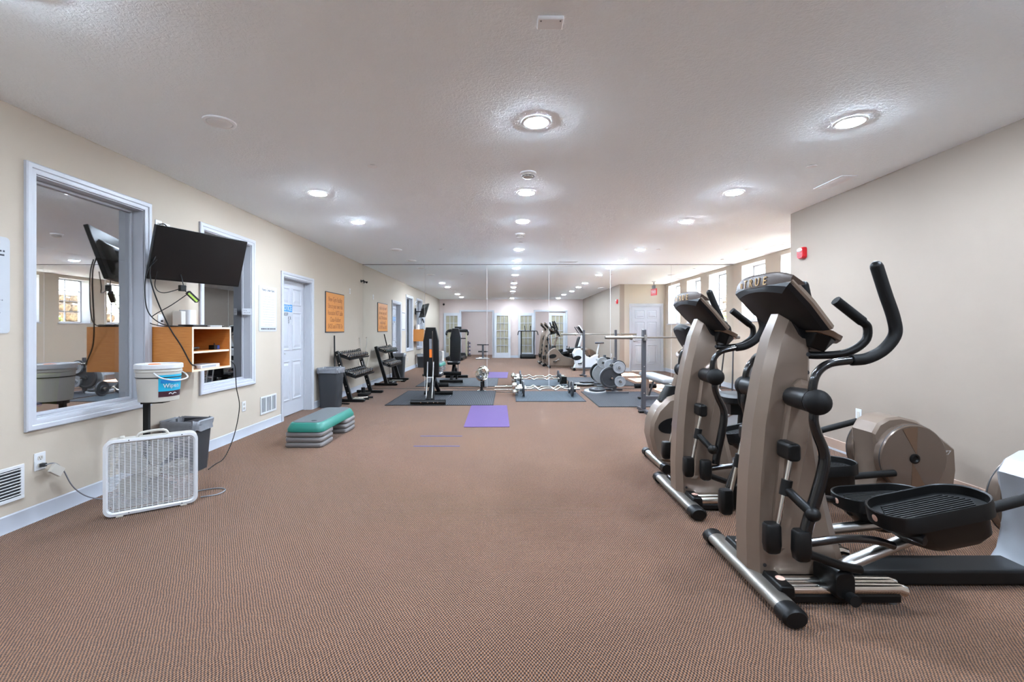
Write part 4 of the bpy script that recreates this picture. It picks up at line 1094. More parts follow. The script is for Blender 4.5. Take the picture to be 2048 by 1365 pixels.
# ------------------------------------------------------------------ exercise bikes
def bike(loc, label, recumbent, body):
    t = thing('exercise_bike', label, 'exercise bike', loc, 0, 'exercise bikes')
    fb = MB().tube([(0, -0.25, 0.05), (0, 0.25, 0.05)], 0.034, 14).obj('front_stabilizer', 'steel', t)
    for s in (-1, 1):
        MB().tube([(0, s * 0.24, 0.05), (0, s * 0.31, 0.05)], 0.043, 14).obj('end_cap', 'black', fb)
    if recumbent:
        prof = [(0.0, 0.06), (-0.05, 0.16), (-0.085, 0.30), (-0.075, 0.43), (-0.02, 0.55), (0.08, 0.66), (0.2, 0.70), (0.32, 0.60), (0.42, 0.47), (0.6, 0.36), (0.95, 0.28), (1.18, 0.2), (1.2, 0.1), (1.15, 0.05), (0.1, 0.05)]
    else:
        prof = [(0.0, 0.06), (0.06, 0.2), (0.03, 0.38), (-0.02, 0.55), (0.06, 0.70), (0.2, 0.72), (0.32, 0.6), (0.42, 0.46), (0.56, 0.40), (0.72, 0.5), (0.80, 0.5), (0.80, 0.32), (0.86, 0.22), (1.0, 0.14), (1.0, 0.05), (0.1, 0.05)]
    cx = sum(x for x, z in prof) / len(prof); cz = sum(z for x, z in prof) / len(prof)
    sm = [(cx + (x - cx) * 0.94, cz + (z - cz) * 0.9) for x, z in prof]
    MB().loft([[(x, -0.115, z) for x, z in sm], [(x, -0.085, z) for x, z in prof], [(x, 0.085, z) for x, z in prof], [(x, 0.115, z) for x, z in sm]]).obj('body_shroud', body, t, ang=30)
    for s in (-1, 1):
        oc = [(0.12 + 0.13 * math.cos(a) + 0.03 * math.sin(a), 0.40 + 0.075 * math.sin(a) ) for a in [2 * PI * k / 20 for k in range(20)]]
        MB().prism(oc, s * 0.113, s * 0.118, 'Y').obj('side_window', 'black', t)
        cr = MB(); an = 0.5 if s < 0 else 0.5 + PI
        c = Vector((0.33, s * 0.13, 0.30)); p = c + Vector((0.16 * math.cos(an), s * 0.03, 0.16 * math.sin(an)))
        cr.cyl(c - Vector((0, s * 0.02, 0)), c + Vector((0, s * 0.015, 0)), 0.03); cr.tube([c, p], 0.014, 10)
        k = cr.obj('crank', 'steel', t)
        MB().box(p.x - 0.06, p.x + 0.06, p.y + (0.0 if s > 0 else -0.09), p.y + (0.09 if s > 0 else 0.0), p.z - 0.015, p.z + 0.015).obj('pedal', 'black', k, bevel=0.006)
    col = MB().loft([[(0.13 + x, y, 0.62) for x, y in rrect(0.22, 0.15, 0.05)], [(0.17 + x, y, 0.76) for x, y in rrect(0.15, 0.12, 0.04)]]).obj('mast_collar', 'black', t)
    MB().tube([(0.17, 0, 0.7), (0.30, 0, 1.14)], 0.035, 14).obj('mast', 'taupe' if recumbent else body, t)
    if recumbent:
        console_plate(t, (0.235, 1.335), (0.365, 1.08), 0.34, 0.28, ('console_black', 'console_black'), None, 0.045)
        MB().tube([(0.33, -0.16, 1.10), (0.26, -0.14, 1.05), (0.25, 0, 1.03), (0.26, 0.14, 1.05), (0.33, 0.16, 1.10)], 0.018, 10, k=4).obj('front_handle', 'taupe', t)
        st = MB().loft([[(0.80 + x, y, z) for x, y in rrect(0.40 * q, 0.42 * q, 0.1 * q)] for z, q in ((0.60, 0.85), (0.62, 1), (0.665, 1), (0.685, 0.86))]).obj('seat', 'vinyl', t, ang=50)
        Bk = Matrix.Translation((1.0, 0, 0.86)) @ Matrix.Rotation(0.28, 4, 'Y')
        MB().loft([[(xx, y, z) for y, z in rrect(0.42 * q, 0.42 * q, 0.12 * q)] for xx, q in ((0.03, 0.85), (0.015, 1), (-0.03, 1), (-0.045, 0.86))], M=Bk).obj('backrest', 'vinyl', t, ang=50)
        fr = MB(); fr.tube([(0.82, 0, 0.3), (0.84, 0, 0.6)], 0.04, 12); fr.box(0.66, 1.0, -0.12, 0.12, 0.50, 0.6); fr.tube([(1.0, 0, 0.58), (1.06, 0, 0.72), (1.06, 0, 0.9)], 0.022, 10)
        fr.obj('seat_frame', 'black', t)
        for s in (-1, 1):
            MB().tube([(0.98, s * 0.2, 0.56), (0.78, s * 0.27, 0.56), (0.68, s * 0.27, 0.62), (0.66, s * 0.27, 0.74)], 0.016, 10, k=4).obj('side_handle', 'black', t)
        MB().tube([(0.3, -0.13, 0.42), (1.05, -0.13, 0.24)], 0.016, 8, flat=2.2).obj('side_rail', 'steel', t)
        MB().tube([(1.12, -0.26, 0.04), (1.12, 0.26, 0.04)], 0.036, 14).obj('rear_stabilizer', 'black', t)
    else:
        console_plate(t, (0.18, 1.43), (0.33, 1.19), 0.30, 0.26, ('console_black', body), None, 0.045)
        MB().tube([(0.08, -0.2, 1.40), (0.2, -0.22, 1.22), (0.30, -0.1, 1.12), (0.30, 0.1, 1.12), (0.2, 0.22, 1.22), (0.08, 0.2, 1.40)], 0.016, 10, k=5).obj('handlebar', 'upright', t)
        MB().tube([(0.76, 0, 0.45), (0.84, 0, 0.85)], 0.024, 12).obj('seat_post', body, t)
        MB().loft([[(0.85 + x, y * (0.35 + 0.65 * (x + 0.14) / 0.28), z) for x, y in rrect(0.28 * q, 0.22 * q, 0.06 * q)] for z, q in ((0.85, 0.8), (0.865, 1), (0.90, 1), (0.912, 0.85))]).obj('saddle', 'upright', t, ang=50)
        MB().tube([(0.95, -0.25, 0.04), (0.95, 0.25, 0.04)], 0.036, 14).obj('rear_stabilizer', 'black', t)
    return t
bike((1.42, 4.36, 0), 'champagne recumbent exercise bike with black seat behind the elliptical trainers', True, 'taupe')
bike((2.12, 5.28, 0), 'pale upright exercise bike beyond the recumbent bike', False, 'lightgrey')
# ------------------------------------------------------------------ step platform
def step_riser(loc, label):
    t = thing('step_riser', label, 'step riser', loc, 0, 'grey step risers')
    def r(q, z): return [(x, y, z) for x, y in rrect(0.42 * q, 0.36 * q, 0.06 * q, 4)]
    MB().loft([r(0.94, 0), r(1, 0.012), r(1, 0.042), r(0.95, 0.054)]).obj('block', 'riser', t, ang=50)
    MB().loft([r(0.80, 0.054), r(0.78, 0.058)]).obj('rim', 'riser', t)
SX = -2.24
for i in range(3):
    nm = ('lowest', 'middle', 'top')[i]
    step_riser((SX, 5.16, 0.058 * i), '%s grey riser in the near stack under the teal step' % nm)
    step_riser((SX + 0.02, 5.86, 0.058 * i), '%s grey riser in the far stack under the teal step' % nm)
t = thing('step_platform', 'teal aerobic step platform with grey top resting on grey risers', 'aerobic step', (SX + 0.01, 5.51, 0.174))
def r2(w, l, z, c=0.07): return [(x, y, z) for x, y in rrect(w, l, c, 4)]
MB().loft([r2(0.41, 1.07, 0), r2(0.41, 1.07, 0.03), r2(0.36, 1.01, 0.088), r2(0.34, 0.99, 0.095)]).obj('deck', 'green', t, ang=50)
MB().loft([r2(0.33, 0.97, 0.0952), r2(0.32, 0.96, 0.101)]).obj('tread', 'step_top', t)
MB().ball((0.06, -0.40, 0.101), (0.035, 0.022, 0.006), 12, 6).obj('grip_hole', 'slot', t)

# ------------------------------------------------------------------ mats and tape on the floor
o = thing('yoga_mat', 'purple yoga mat unrolled on the carpet before the dumbbell mats', 'yoga mat', (-0.295, 6.91, 0), math.radians(1.2))
MB().prism(rrect(0.61, 1.72, 0.02, 3), 0, 0.007, 'Z').obj('pad', 'purple', o)
MB().box(-0.3, 0.3, -0.868, -0.852, 0, 0.0085).obj('curled_edge', 'purple', o, bevel=0.003)
for i, (x0, x1, y) in enumerate(((-1.06, -0.55, 5.54), (-1.045, -0.53, 5.06))):
    o = MB().box(x0, x1, y - 0.014, y + 0.014, 0, 0.0025).obj('floor_tape', 'tape')
    tag(o, 'blue violet tape strip on the carpet, %s the camera' % ('farther from' if i == 0 else 'nearer'), 'floor tape', 'tape strips on the carpet')
def rib_mat(label, x0, x1, y0, y1, n, base, rib, w, h=0.012):
    t = thing('rubber_mat', label, 'rubber mat', ((x0 + x1) / 2, (y0 + y1) / 2, 0), 0, 'ribbed rubber mats')
    a, b = (x1 - x0) / 2, (y1 - y0) / 2
    MB().box(-a, a, -b, b, 0, h - 0.004).obj('backing', base, t, bevel=0.002)
    m = MB()
    for k in range(n):
        x = -a + 0.02 + (2 * a - 0.04) * (k + 0.5) / n
        m.box(x - w / 2, x + w / 2, -b + 0.015, b - 0.015, h - 0.004, h)
    q = m.obj('ribs', rib, t); q['kind'] = 'stuff'
    e = MB(); e.box(-a, -a + 0.015, -b, b, h - 0.004, h); e.box(a - 0.015, a, -b, b, h - 0.004, h); e.box(-a + .015, a - .015, -b, -b + 0.012, h - 0.004, h); e.box(-a + .015, a - .015, b - 0.012, b, h - 0.004, h)
    e.obj('border', base, t)
rib_mat('black ribbed rubber mat under the upright weight bench', -2.10, -0.24, 7.78, 9.62, 54, 'mat_dark', 'mat_rib', 0.013)
rib_mat('blue grey rubber mat under the curl bars', 0.15, 1.42, 8.2, 9.55, 44, 'mat_blue', 'mat_blue_rib', 0.012)
rib_mat('black ribbed rubber mat in front of the plate tree and press bench', 1.53, 3.05, 7.62, 9.5, 44, 'mat_dark', 'mat_rib', 0.013)

# ------------------------------------------------------------------ dumbbell rack on the left wall
rk = thing('dumbbell_rack', 'black slanted dumbbell rack along the left wall by the mirrors', 'dumbbell rack', (-2.83, 8.80, 0))
def rail(y):
    u = MB().prism([(-0.275, 0.90), (-0.215, 0.92), (0.05, 0.04), (-0.03, 0.04)], y - 0.03, y + 0.03, 'Y').obj('upright', 'black', rk, bevel=0.004)
    MB().prism([(-0.27, 0.0), (0.24, 0.0), (0.27, 0.015), (0.26, 0.05), (-0.27, 0.06)], y - 0.035, y + 0.035, 'Y').obj('foot', 'black', rk, bevel=0.006)
    b = MB()
    for f in (0.06, 0.24, 0.52, 0.72, 0.86):
        b.lathe([(0.011, 0), (0.011, 0.004), (0.006, 0.006)], 10, AX((-0.24 + 0.25 * f, y - 0.03, 0.90 - 0.85 * f), (0, -1, 0)))
    q = b.obj('bolt_set', 'chrome', u); q['kind'] = 'stuff'
    MB().prism([(-0.17, 0.66), (-0.155, 0.66), (-0.105, 0.46), (-0.12, 0.46)], y - 0.0312, y - 0.03, 'Y').obj('decal', 'white', u)
rail(-0.62); rail(0.58)
tiers = [((-0.235, 0.83), (-0.02, 0.755)), ((-0.135, 0.50), (0.085, 0.425))]
for (x0, z0), (x1, z1) in tiers:
    sx, sz = x1 - x0, z1 - z0
    m = MB(); m.prism([(x0, z0), (x0 - 0.01, z0 + 0.03), (x0 - 0.016, z0 + 0.03), (x0 - 0.006, z0 - 0.008), (x1 + 0.004, z1 - 0.008), (x1 + 0.012, z1 + 0.022), (x1 + 0.006, z1 + 0.022), (x1, z1)], -0.59, 0.55, 'Y')
    m.obj('tray', 'black', rk)
db0 = None
for ti, ((x0, z0), (x1, z1)) in enumerate(tiers):
    ang = math.atan2(z1 - z0, x1 - x0)
    for k in range(10):
        y = -0.52 + 0.112 * k
        p = (-2.83 + (x0 + x1) / 2, 8.80 + y, (z0 + z1) / 2 + 0.05)
        lab = 'chrome and black dumbbell on the %s rack tier, %s from the waste bin' % (('upper', 'lower')[ti], ORD[k])
        if db0 is None:
            db0 = thing('dumbbell', lab, 'dumbbell', p, 0, 'dumbbells on the rack')
            db0.rotation_euler = (0, -ang, 0)
            MB().cyl((-0.05, 0, 0), (0.05, 0, 0), 0.014, n=10).obj('handle', 'chrome', db0)
            for s in (-1, 1):
                hd = MB().tube([(s * 0.045, 0, 0), (s * 0.053, 0, 0), (s * 0.102, 0, 0), (s * 0.112, 0, 0)], [0.028, 0.034, 0.034, 0.026], 8).obj('head', 'iron_dark', db0, ang=30)
                MB().tube([(s * 0.070, 0, 0), (s * 0.088, 0, 0)], 0.0375, 14).obj('band', 'chrome', hd)
                MB().cyl((s * 0.112, 0, 0), (s * 0.118, 0, 0), 0.023, n=12).obj('end_plate', 'chrome', hd)
            lastd = db0
        else:
            c = copy_tree(db0, None, p, None, lab); c.rotation_euler = (0, -ang, 0)
            sc = 1.0 + (0.1 if ti == 1 else -0.02) * (k / 9); c.scale = (1, sc, sc)
# clutter below the rack
t = thing('hand_weight', 'black block handset lying under the dumbbell rack', 'hand weight', (-2.84, 9.0, 0), 0.1)
MB().box(-0.09, 0.11, -0.16, 0.16, 0.0, 0.055).obj('block', 'black', t, bevel=0.012); MB().cyl((-0.03, 0.08, 0.05), (-0.03, 0.08, 0.15), 0.04, n=14).obj('post', 'black', t)
t = thing('hand_weight', 'chrome handled bar lying on the carpet below the rack', 'bar', (-2.77, 8.60, 0.018), 0.25)
MB().cyl((-0.16, 0, 0), (0.14, 0, 0), 0.016, n=12).obj('rod', 'chrome', t); MB().cyl((0.12, 0, 0), (0.22, 0, 0), 0.018, n=12).obj('grip', 'black', t)
t = thing('hand_weight', 'pale handled bar lying on the carpet nearest the waste bin', 'bar', (-2.78, 8.42, 0.016), 0.12)
MB().cyl((-0.16, 0, 0), (0.14, 0, 0), 0.014, n=12).obj('rod', 'offwhite', t); MB().cyl((0.12, 0, 0), (0.21, 0, 0), 0.016, n=12).obj('grip', 'black', t)
t = MB().tube([(-2.99, 7.9, 0.012), (-2.87, 7.93, 0.012), (-2.75, 7.9, 0.012)], 0.02, 10, flat=0.55).obj('resistance_band', 'black'); tag(t, 'black strap lying on the carpet beside the waste bin', 'strap')
o = MB().tube([(-3.0, 7.92, 0.02), (-3.165, 8.32, 1.19)], [0.016, 0.013], 10).obj('broom_handle', 'black'); tag(o, 'dark pole leaning on the left wall behind the waste bin', 'pole')
t = thing('wall_cable', 'pale coiled band hanging on the wall between rack and mirrors', 'band', (XL + 0.02, 9.75, 0.5))
MB().tube([(0, 0, 0.62), (0.01, 0.03, 0.5), (0.0, 0.08, 0.35), (0.02, 0.0, 0.2), (0.0, -0.06, 0.08), (0.02, 0.05, -0.05), (0.0, 0.08, -0.15)], 0.007, 8, k=5).obj('strand', 'offwhite', t)
MB().lathe([(0.012, 0), (0.012, 0.02)], 10, AX((-0.019, 0, 0.62), (1, 0, 0))).obj('hook', 'chrome', t)

# ------------------------------------------------------------------ adjustable bench (pad upright, its back to the camera)
b = thing('weight_bench', 'black adjustable weight bench with its backrest raised on the left mat', 'weight bench', (-1.36, 8.2, 0.012))
MB().tube([(-0.30, -0.40, 0.045), (0.30, -0.40, 0.045)], 0.04, 12).obj('rear_foot', 'black', b)
fb = MB()
for x in (-0.12, 0.0, 0.1, 0.17): fb.lathe([(0.009, 0), (0.009, 0.004)], 8, AX((x, -0.44, 0.045), (0, -1, 0)))
q = fb.obj('foot_bolts', 'chrome', b); q['kind'] = 'stuff'
MB().tube([(-0.28, 0.78, 0.045), (0.28, 0.78, 0.045)], 0.04, 12).obj('front_foot', 'black', b)
MB().prism([(-0.40, 0.05), (-0.34, 0.05), (0.2, 0.36), (0.8, 0.06), (0.8, 0.1), (0.2, 0.42), (-0.40, 0.1)], -0.035, 0.035, 'X').obj('spine', 'black_matte', b, bevel=0.004)
for x, z1 in ((-0.05, 0.72), (0.05, 0.72)):
    MB().tube([(x, -0.32, 0.10), (x, -0.22, 0.4), (x, -0.16, z1)], 0.011, 8).obj('support_strut', 'steel', b)
MB().tube([(-0.055, -0.21, 0.45), (0.055, -0.21, 0.45)], 0.009, 8).obj('cross_pin', 'steel', b)
PB = Matrix.Translation((0, -0.06, 0.47)) @ Matrix.Rotation(math.radians(4), 4, 'X')
outl = [(-0.135, 0.0), (0.135, 0.0), (0.14, 0.3), (0.138, 0.62), (0.10, 0.80), (0.085, 0.86), (-0.085, 0.86), (-0.10, 0.80), (-0.138, 0.62), (-0.14, 0.3)]
ins = [(x * 0.93, 0.43 + (z - 0.43) * 0.97) for x, z in outl]
MB().loft([[(x, -0.035, z) for x, z in ins], [(x, -0.02, z) for x, z in outl], [(x, 0.02, z) for x, z in outl], [(x, 0.04, z) for x, z in ins]], M=PB).obj('backrest', 'vinyl', b, ang=45)
MB().box(-0.045, 0.045, -0.05, -0.034, 0.12, 0.82, PB).obj('back_channel', 'black_matte', b)
la = MB().box(-0.024, 0.02, -0.053, -0.05, 0.48, 0.66, PB).obj('decal', 'bag', b)
MB().box(-0.024, 0.02, -0.053, -0.05, 0.33, 0.475, PB).obj('decal', 'orange_label', b)
MB().tube([(0.035, -0.055, 0.2), (0.035, -0.055, 0.8)], 0.006, 6, M=PB).obj('slide_rod', 'chrome', b)
MB().loft([[(x, 0.28 + y, z) for x, y in rrect(0.30 * q, 0.42 * q, 0.06 * q)] for z, q in ((0.42, 0.92), (0.435, 1), (0.475, 1), (0.49, 0.92))]).obj('seat', 'vinyl', b, ang=45)
MB().tube([(-0.19, 0.1, 0.46), (-0.14, 0.1, 0.46)], 0.022, 10).obj('knob', 'black', b)
MB().tube([(-0.22, 0.62, 0.22), (0.22, 0.62, 0.22)], 0.045, 12).obj('leg_roller', 'foam', b)
MB().prism([(-0.24, 0.0), (-0.04, 0.0), (-0.02, 0.30), (-0.06, 0.30)], 0.01, 0.05, 'X').obj('gusset', 'black', b)

# ------------------------------------------------------------------ drum fan by the mirror
f = thing('floor_fan', 'round silver floor fan against the mirrors', 'fan', (-0.55, 9.66, 0), math.radians(25))
MB().lathe([(0.10, 0), (0.10, 0.012), (0.03, 0.025), (0.022, 0.2)], 24).obj('base', 'black_gloss', f)
FM = AX((0, 0.0, 0.345), (0.35, -0.9, 0.25))
MB().lathe([(0.12, -0.06), (0.132, -0.05), (0.135, 0.0), (0.132, 0.05), (0.125, 0.06), (0.12, 0.055), (0.118, 0.0), (0.118, -0.055)], 28, FM, cap=False).obj('shroud', 'chrome', f)
g = MB()
for k in range(12): g.tube([(0.02 * math.cos(k * PI / 6), 0.02 * math.sin(k * PI / 6), 0.066), (0.125 * math.cos(k * PI / 6 + .4), 0.125 * math.sin(k * PI / 6 + .4), 0.056)], 0.0025, 5, M=FM)
for r in (0.05, 0.085, 0.115): g.tube([(r * math.cos(a * PI / 12), r * math.sin(a * PI / 12), 0.062) for a in range(24)], 0.0025, 5, M=FM, closed=True)
g.obj('grille', 'chrome', f)
bl = MB()
for k in range(3): bl.loft([[(0.02, -0.03, -0.012), (0.02, 0.03, 0.012), (0.02, 0.03, 0.016), (0.02, -0.03, -0.008)], [(0.11, -0.05, -0.02), (0.11, 0.05, 0.02), (0.11, 0.05, 0.024), (0.11, -0.05, -0.016)]], M=FM @ Matrix.Rotation(k * 2 * PI / 3, 4, 'Z'))
bl.lathe([(0.03, -0.05), (0.03, 0.03), (0.015, 0.045)], 14, FM); bl.obj('blade_set', 'black', f)
o = MB().cyl((-0.28, 9.72, 0.016), (0.22, 9.66, 0.016), 0.014, n=12).obj('barbell_rod', 'chrome'); tag(o, 'thin chrome rod lying between the floor fan and the curl bars', 'rod')
cable('dark fan cord trailing on the carpet left of the curl bars', [(-0.48, 9.62, 0.006), (-0.3, 9.5, 0.006), (-0.1, 9.42, 0.006), (0.12, 9.4, 0.006)], 0.006)

# ------------------------------------------------------------------ weight plates, curl bars, plate tree
def plate_parts(t, r, w, mat, n=36):
    """plate with its axle along local y, raised rim and hub"""
    M_ = AX((0, 0, 0), (0, 1, 0))
    MB().lathe([(0.026, -w / 2), (0.05, -w / 2), (0.055, -w / 2 + 0.008), (r * 0.78, -w / 2 + 0.008), (r * 0.84, -w / 2), (r * 0.97, -w / 2), (r, -w / 2 + 0.006), (r, w / 2 - 0.006), (r * 0.97, w / 2), (r * 0.84, w / 2), (r * 0.78, w / 2 - 0.008), (0.055, w / 2 - 0.008), (0.05, w / 2), (0.026, w / 2)], n, M_, cap=False).obj('disc', mat, t, ang=25)
    MB().lathe([(0.026, -w / 2), (0.026, w / 2)], 18, M_, cap=False).obj('bore', 'slot', t)
def plate(p, r, w, label, mat='iron', rot=(0, 0, 0), group='weight plates'):
    t = thing('weight_plate', label, 'weight plate', p, 0, group); t.rotation_euler = rot
    plate_parts(t, r, w, mat); return t

def curl_bar(y, z, label, rear):
    """wavy bar along x with plates on both ends, bar, sleeves and collars parts of one thing"""
    t = thing('curl_bar', label, 'curl bar', (0.78, y, 0.012))
    R = z
    pts = [(-0.46, 0, R), (-0.32, 0, R), (-0.25, 0, R + 0.03), (-0.16, 0, R - 0.028), (-0.08, 0, R + 0.005), (0.08, 0, R + 0.005), (0.16, 0, R - 0.028), (0.25, 0, R + 0.03), (0.32, 0, R), (0.46, 0, R)]
    MB().tube(pts, 0.0135, 10, k=3).obj('bar', 'chrome', t)
    for s in (-1, 1):
        MB().cyl((s * 0.42, 0, R), (s * 0.62, 0, R), 0.024, n=16).obj('sleeve', 'chrome', t)
        MB().cyl((s * 0.415, 0, R), (s * 0.435, 0, R), 0.034, n=16).obj('collar', 'chrome', t)
        p = thing('weight_plate', 'dark round plate loaded on the %s end of the %s curl bar' % ('left' if s < 0 else 'right', 'rear' if rear else 'front'), 'weight plate', (0.78 + s * 0.47, y, 0.012 + R), PI / 2, 'plates on the curl bars')
        plate_parts(p, R - 0.002, 0.035, 'iron_dark')
        if s < 0 or rear:
            MB().lathe([(0.055, 0), (0.055, 0.05), (0.03, 0.055)], 20, AX((s * 0.50, 0, R), (s, 0, 0))).obj('spring_collar', 'steel', t)
    return t
curl_bar(8.80, 0.148, 'chrome wavy curl bar with plates at the front of the blue grey mat', False)
curl_bar(9.22, 0.13, 'chrome wavy curl bar with plates at the back of the blue grey mat', True)
for k, (x, y, z) in enumerate(((0.155, 9.0, 0.07), (0.14, 9.02, 0.19))):
    t = thing('chrome_dumbbell', 'chrome dumbbell %s at the left end of the curl bars' % ('on the mat' if k == 0 else 'stacked on another'), 'dumbbell', (x, y, z), 0.0)
    MB().cyl((0, -0.06, 0), (0, 0.06, 0), 0.014, n=10).obj('handle', 'chrome', t)
    for s in (-1, 1): MB().lathe([(0.045, 0), (0.058, 0.006), (0.058, 0.07), (0.045, 0.078)], 20, AX((0, s * 0.05, 0), (0, s, 0))).obj('head', 'chrome', t)
t = thing('black_box', 'small black speaker box on the mat right of the curl bars', 'box', (1.33, 9.3, 0.012))
MB().box(-0.06, 0.06, -0.05, 0.05, 0, 0.19).obj('case', 'black', t, bevel=0.006); MB().box(-0.068, 0.068, -0.056, 0.056, 0.0, 0.02).obj('stand', 'bag', t)

tr = thing('plate_tree', 'dark steel plate tree standing by the mirrors on the right', 'plate tree', (2.24, 9.5, 0))
MB().box(-0.03, 0.03, -0.03, 0.03, 0.04, 0.72).obj('post', 'upright', tr, bevel=0.003)
MB().box(-0.03, 0.03, -0.26, 0.26, 0, 0.04).obj('base_beam', 'upright', tr, bevel=0.003)
for y in (-0.26, 0.26): MB().box(-0.22, 0.22, y - 0.02, y + 0.02, 0.0, 0.04).obj('foot', 'upright', tr, bevel=0.003)
pegs = [(-0.07, 0.60, 0), (0.06, 0.52, -1), (0.08, 0.23, -1), (-0.1, 0.31, -1), (-0.06, 0.55, 1), (-0.08, 0.29, 1)]
for x, z, s in pegs:
    q = MB(); q.cyl((x, -0.03 if s <= 0 else 0.03, z), (x, (s or -1) * 0.2, z), 0.02, n=12); q.box(min(0, x) - 0.01, max(0, x) + 0.01, -0.02, 0.02, z - 0.02, z + 0.02)
    q.obj('peg', 'chrome', tr)
PT = [((2.30, 9.385, 0.52), 0.125, 0.05, 'grey plate on the upper right peg of the plate tree', 'iron'), ((2.30, 9.43, 0.52), 0.15, 0.035, 'grey plate behind the upper right plate of the tree', 'iron_dark'),
      ((2.32, 9.39, 0.23), 0.115, 0.05, 'small grey plate on the lower right peg of the plate tree', 'iron'),
      ((2.14, 9.42, 0.31), 0.225, 0.04, 'large dark plate on the lower left peg of the plate tree', 'iron_dark'),
      ((2.17, 9.62, 0.55), 0.125, 0.06, 'grey plate on the upper mirror side peg of the tree', 'iron'), ((2.16, 9.60, 0.29), 0.225, 0.04, 'large grey plate on the lower mirror side peg of the tree', 'iron')]
for p, r, w, l, mt in PT: plate(p, r, w, l, mt)
plate((1.80, 9.36, 0.035), 0.225, 0.04, 'large plate lying flat on the floor left of the plate tree', 'iron', (PI / 2 + 0.06, 0, 0))
plate((1.85, 9.38, 0.078), 0.17, 0.035, 'smaller plate lying flat on top of the large floor plate', 'iron_dark', (PI / 2 + 0.06, 0, 0))

# ------------------------------------------------------------------ press bench with barbell
pb = thing('press_bench', 'grey press bench with tall uprights on the right mat', 'press bench', (2.6, 7.2, 0.0))
for s in (-1, 1):
    u = MB().prism([(-0.035, 0.05), (0.035, 0.05), (-0.0, 1.30), (-0.06, 1.30)], s * 0.45 - 0.03, s * 0.45 + 0.03, 'X').obj('upright', 'upright', pb, bevel=0.004)
    h = MB()
    for z in (0.3, 0.72, 0.9, 1.05): h.lathe([(0.01, 0), (0.01, 0.003)], 8, AX((s * 0.45, -0.048 * (1 if z > .6 else .9), z), (0, -1, 0)))
    q = h.obj('hole_set', 'chrome', u); q['kind'] = 'stuff'
    MB().box(s * 0.45 - 0.03, s * 0.45 + 0.03, -0.26, 0.26, 0.0, 0.05).obj('foot', 'upright', pb, bevel=0.004)
    MB().prism([(-0.13, 1.13), (-0.055, 1.13), (-0.05, 1.15), (-0.10, 1.152), (-0.115, 1.22), (-0.13, 1.22)], s * 0.45 - 0.02, s * 0.45 + 0.02, 'X').obj('bar_catch', 'steel', pb)
    MB().box(s * 0.45 - 0.1, s * 0.45 - 0.03, -0.13, -0.05, 0.0, 0.03).obj('toe_cap', 'black', pb)
MB().box(-0.42, 0.42, -0.03, 0.03, 0.2, 0.25).obj('cross_beam', 'upright', pb, bevel=0.003)
MB().loft([[(x, 0.72 + y, z) for x, y in rrect(0.27 * q, 1.3 * q2, 0.05)] for z, q, q2 in ((0.445, 0.95, 0.99), (0.455, 1, 1), (0.495, 1, 1), (0.507, 0.94, 0.985))]).obj('pad', 'grey_vinyl', pb, ang=45)
MB().box(-0.03, 0.03, 0.0, 1.34, 0.39, 0.445).obj('spine', 'steel', pb, bevel=0.003)
MB().prism([(1.26, 0.03), (1.32, 0.03), (1.30, 0.39), (1.24, 0.39)], -0.03, 0.03, 'X').obj('front_leg', 'steel', pb, bevel=0.003)
MB().box(-0.16, 0.16, 1.25, 1.33, 0.0125, 0.045).obj('front_foot', 'black', pb, bevel=0.004)
MB().tube([(0, 0.9, 0.39), (0.0, 1.2, 0.05)], 0.018, 8).obj('brace', 'steel', pb)
MB().tube([(-0.2, 1.38, 0.24), (0.2, 1.38, 0.24)], 0.045, 14).obj('leg_roller', 'foam', pb)
MB().tube([(0, 1.30, 0.40), (0, 1.38, 0.24)], 0.016, 8).obj('roller_arm', 'steel', pb)
bb = thing('barbell', 'long steel barbell resting across the press bench uprights', 'barbell', (2.58, 7.115, 1.177), math.radians(1.5))
MB().cyl((-0.66, 0, 0), (0.66, 0, 0), 0.0145, n=14).obj('shaft', 'bar_grey', bb)
for s in (-1, 1):
    MB().cyl((s * 0.65, 0, 0), (s * 1.06, 0, 0), 0.025, n=16).obj('sleeve', 'bar_grey', bb)
    MB().cyl((s * 0.635, 0, 0), (s * 0.665, 0, 0), 0.037, n=16).obj('collar', 'bar_grey', bb)
    MB().cyl((s * 1.055, 0, 0), (s * 1.063, 0, 0), 0.02, n=14).obj('end_cap', 'black', bb)
o = MB().tube([(4.80, 9.72, 0.0), (4.86, 9.80, 0.85)], [0.018, 0.014], 10).obj('leaning_pole', 'upright'); tag(o, 'dark pole leaning in the corner by the mirrors and bay windows', 'pole')
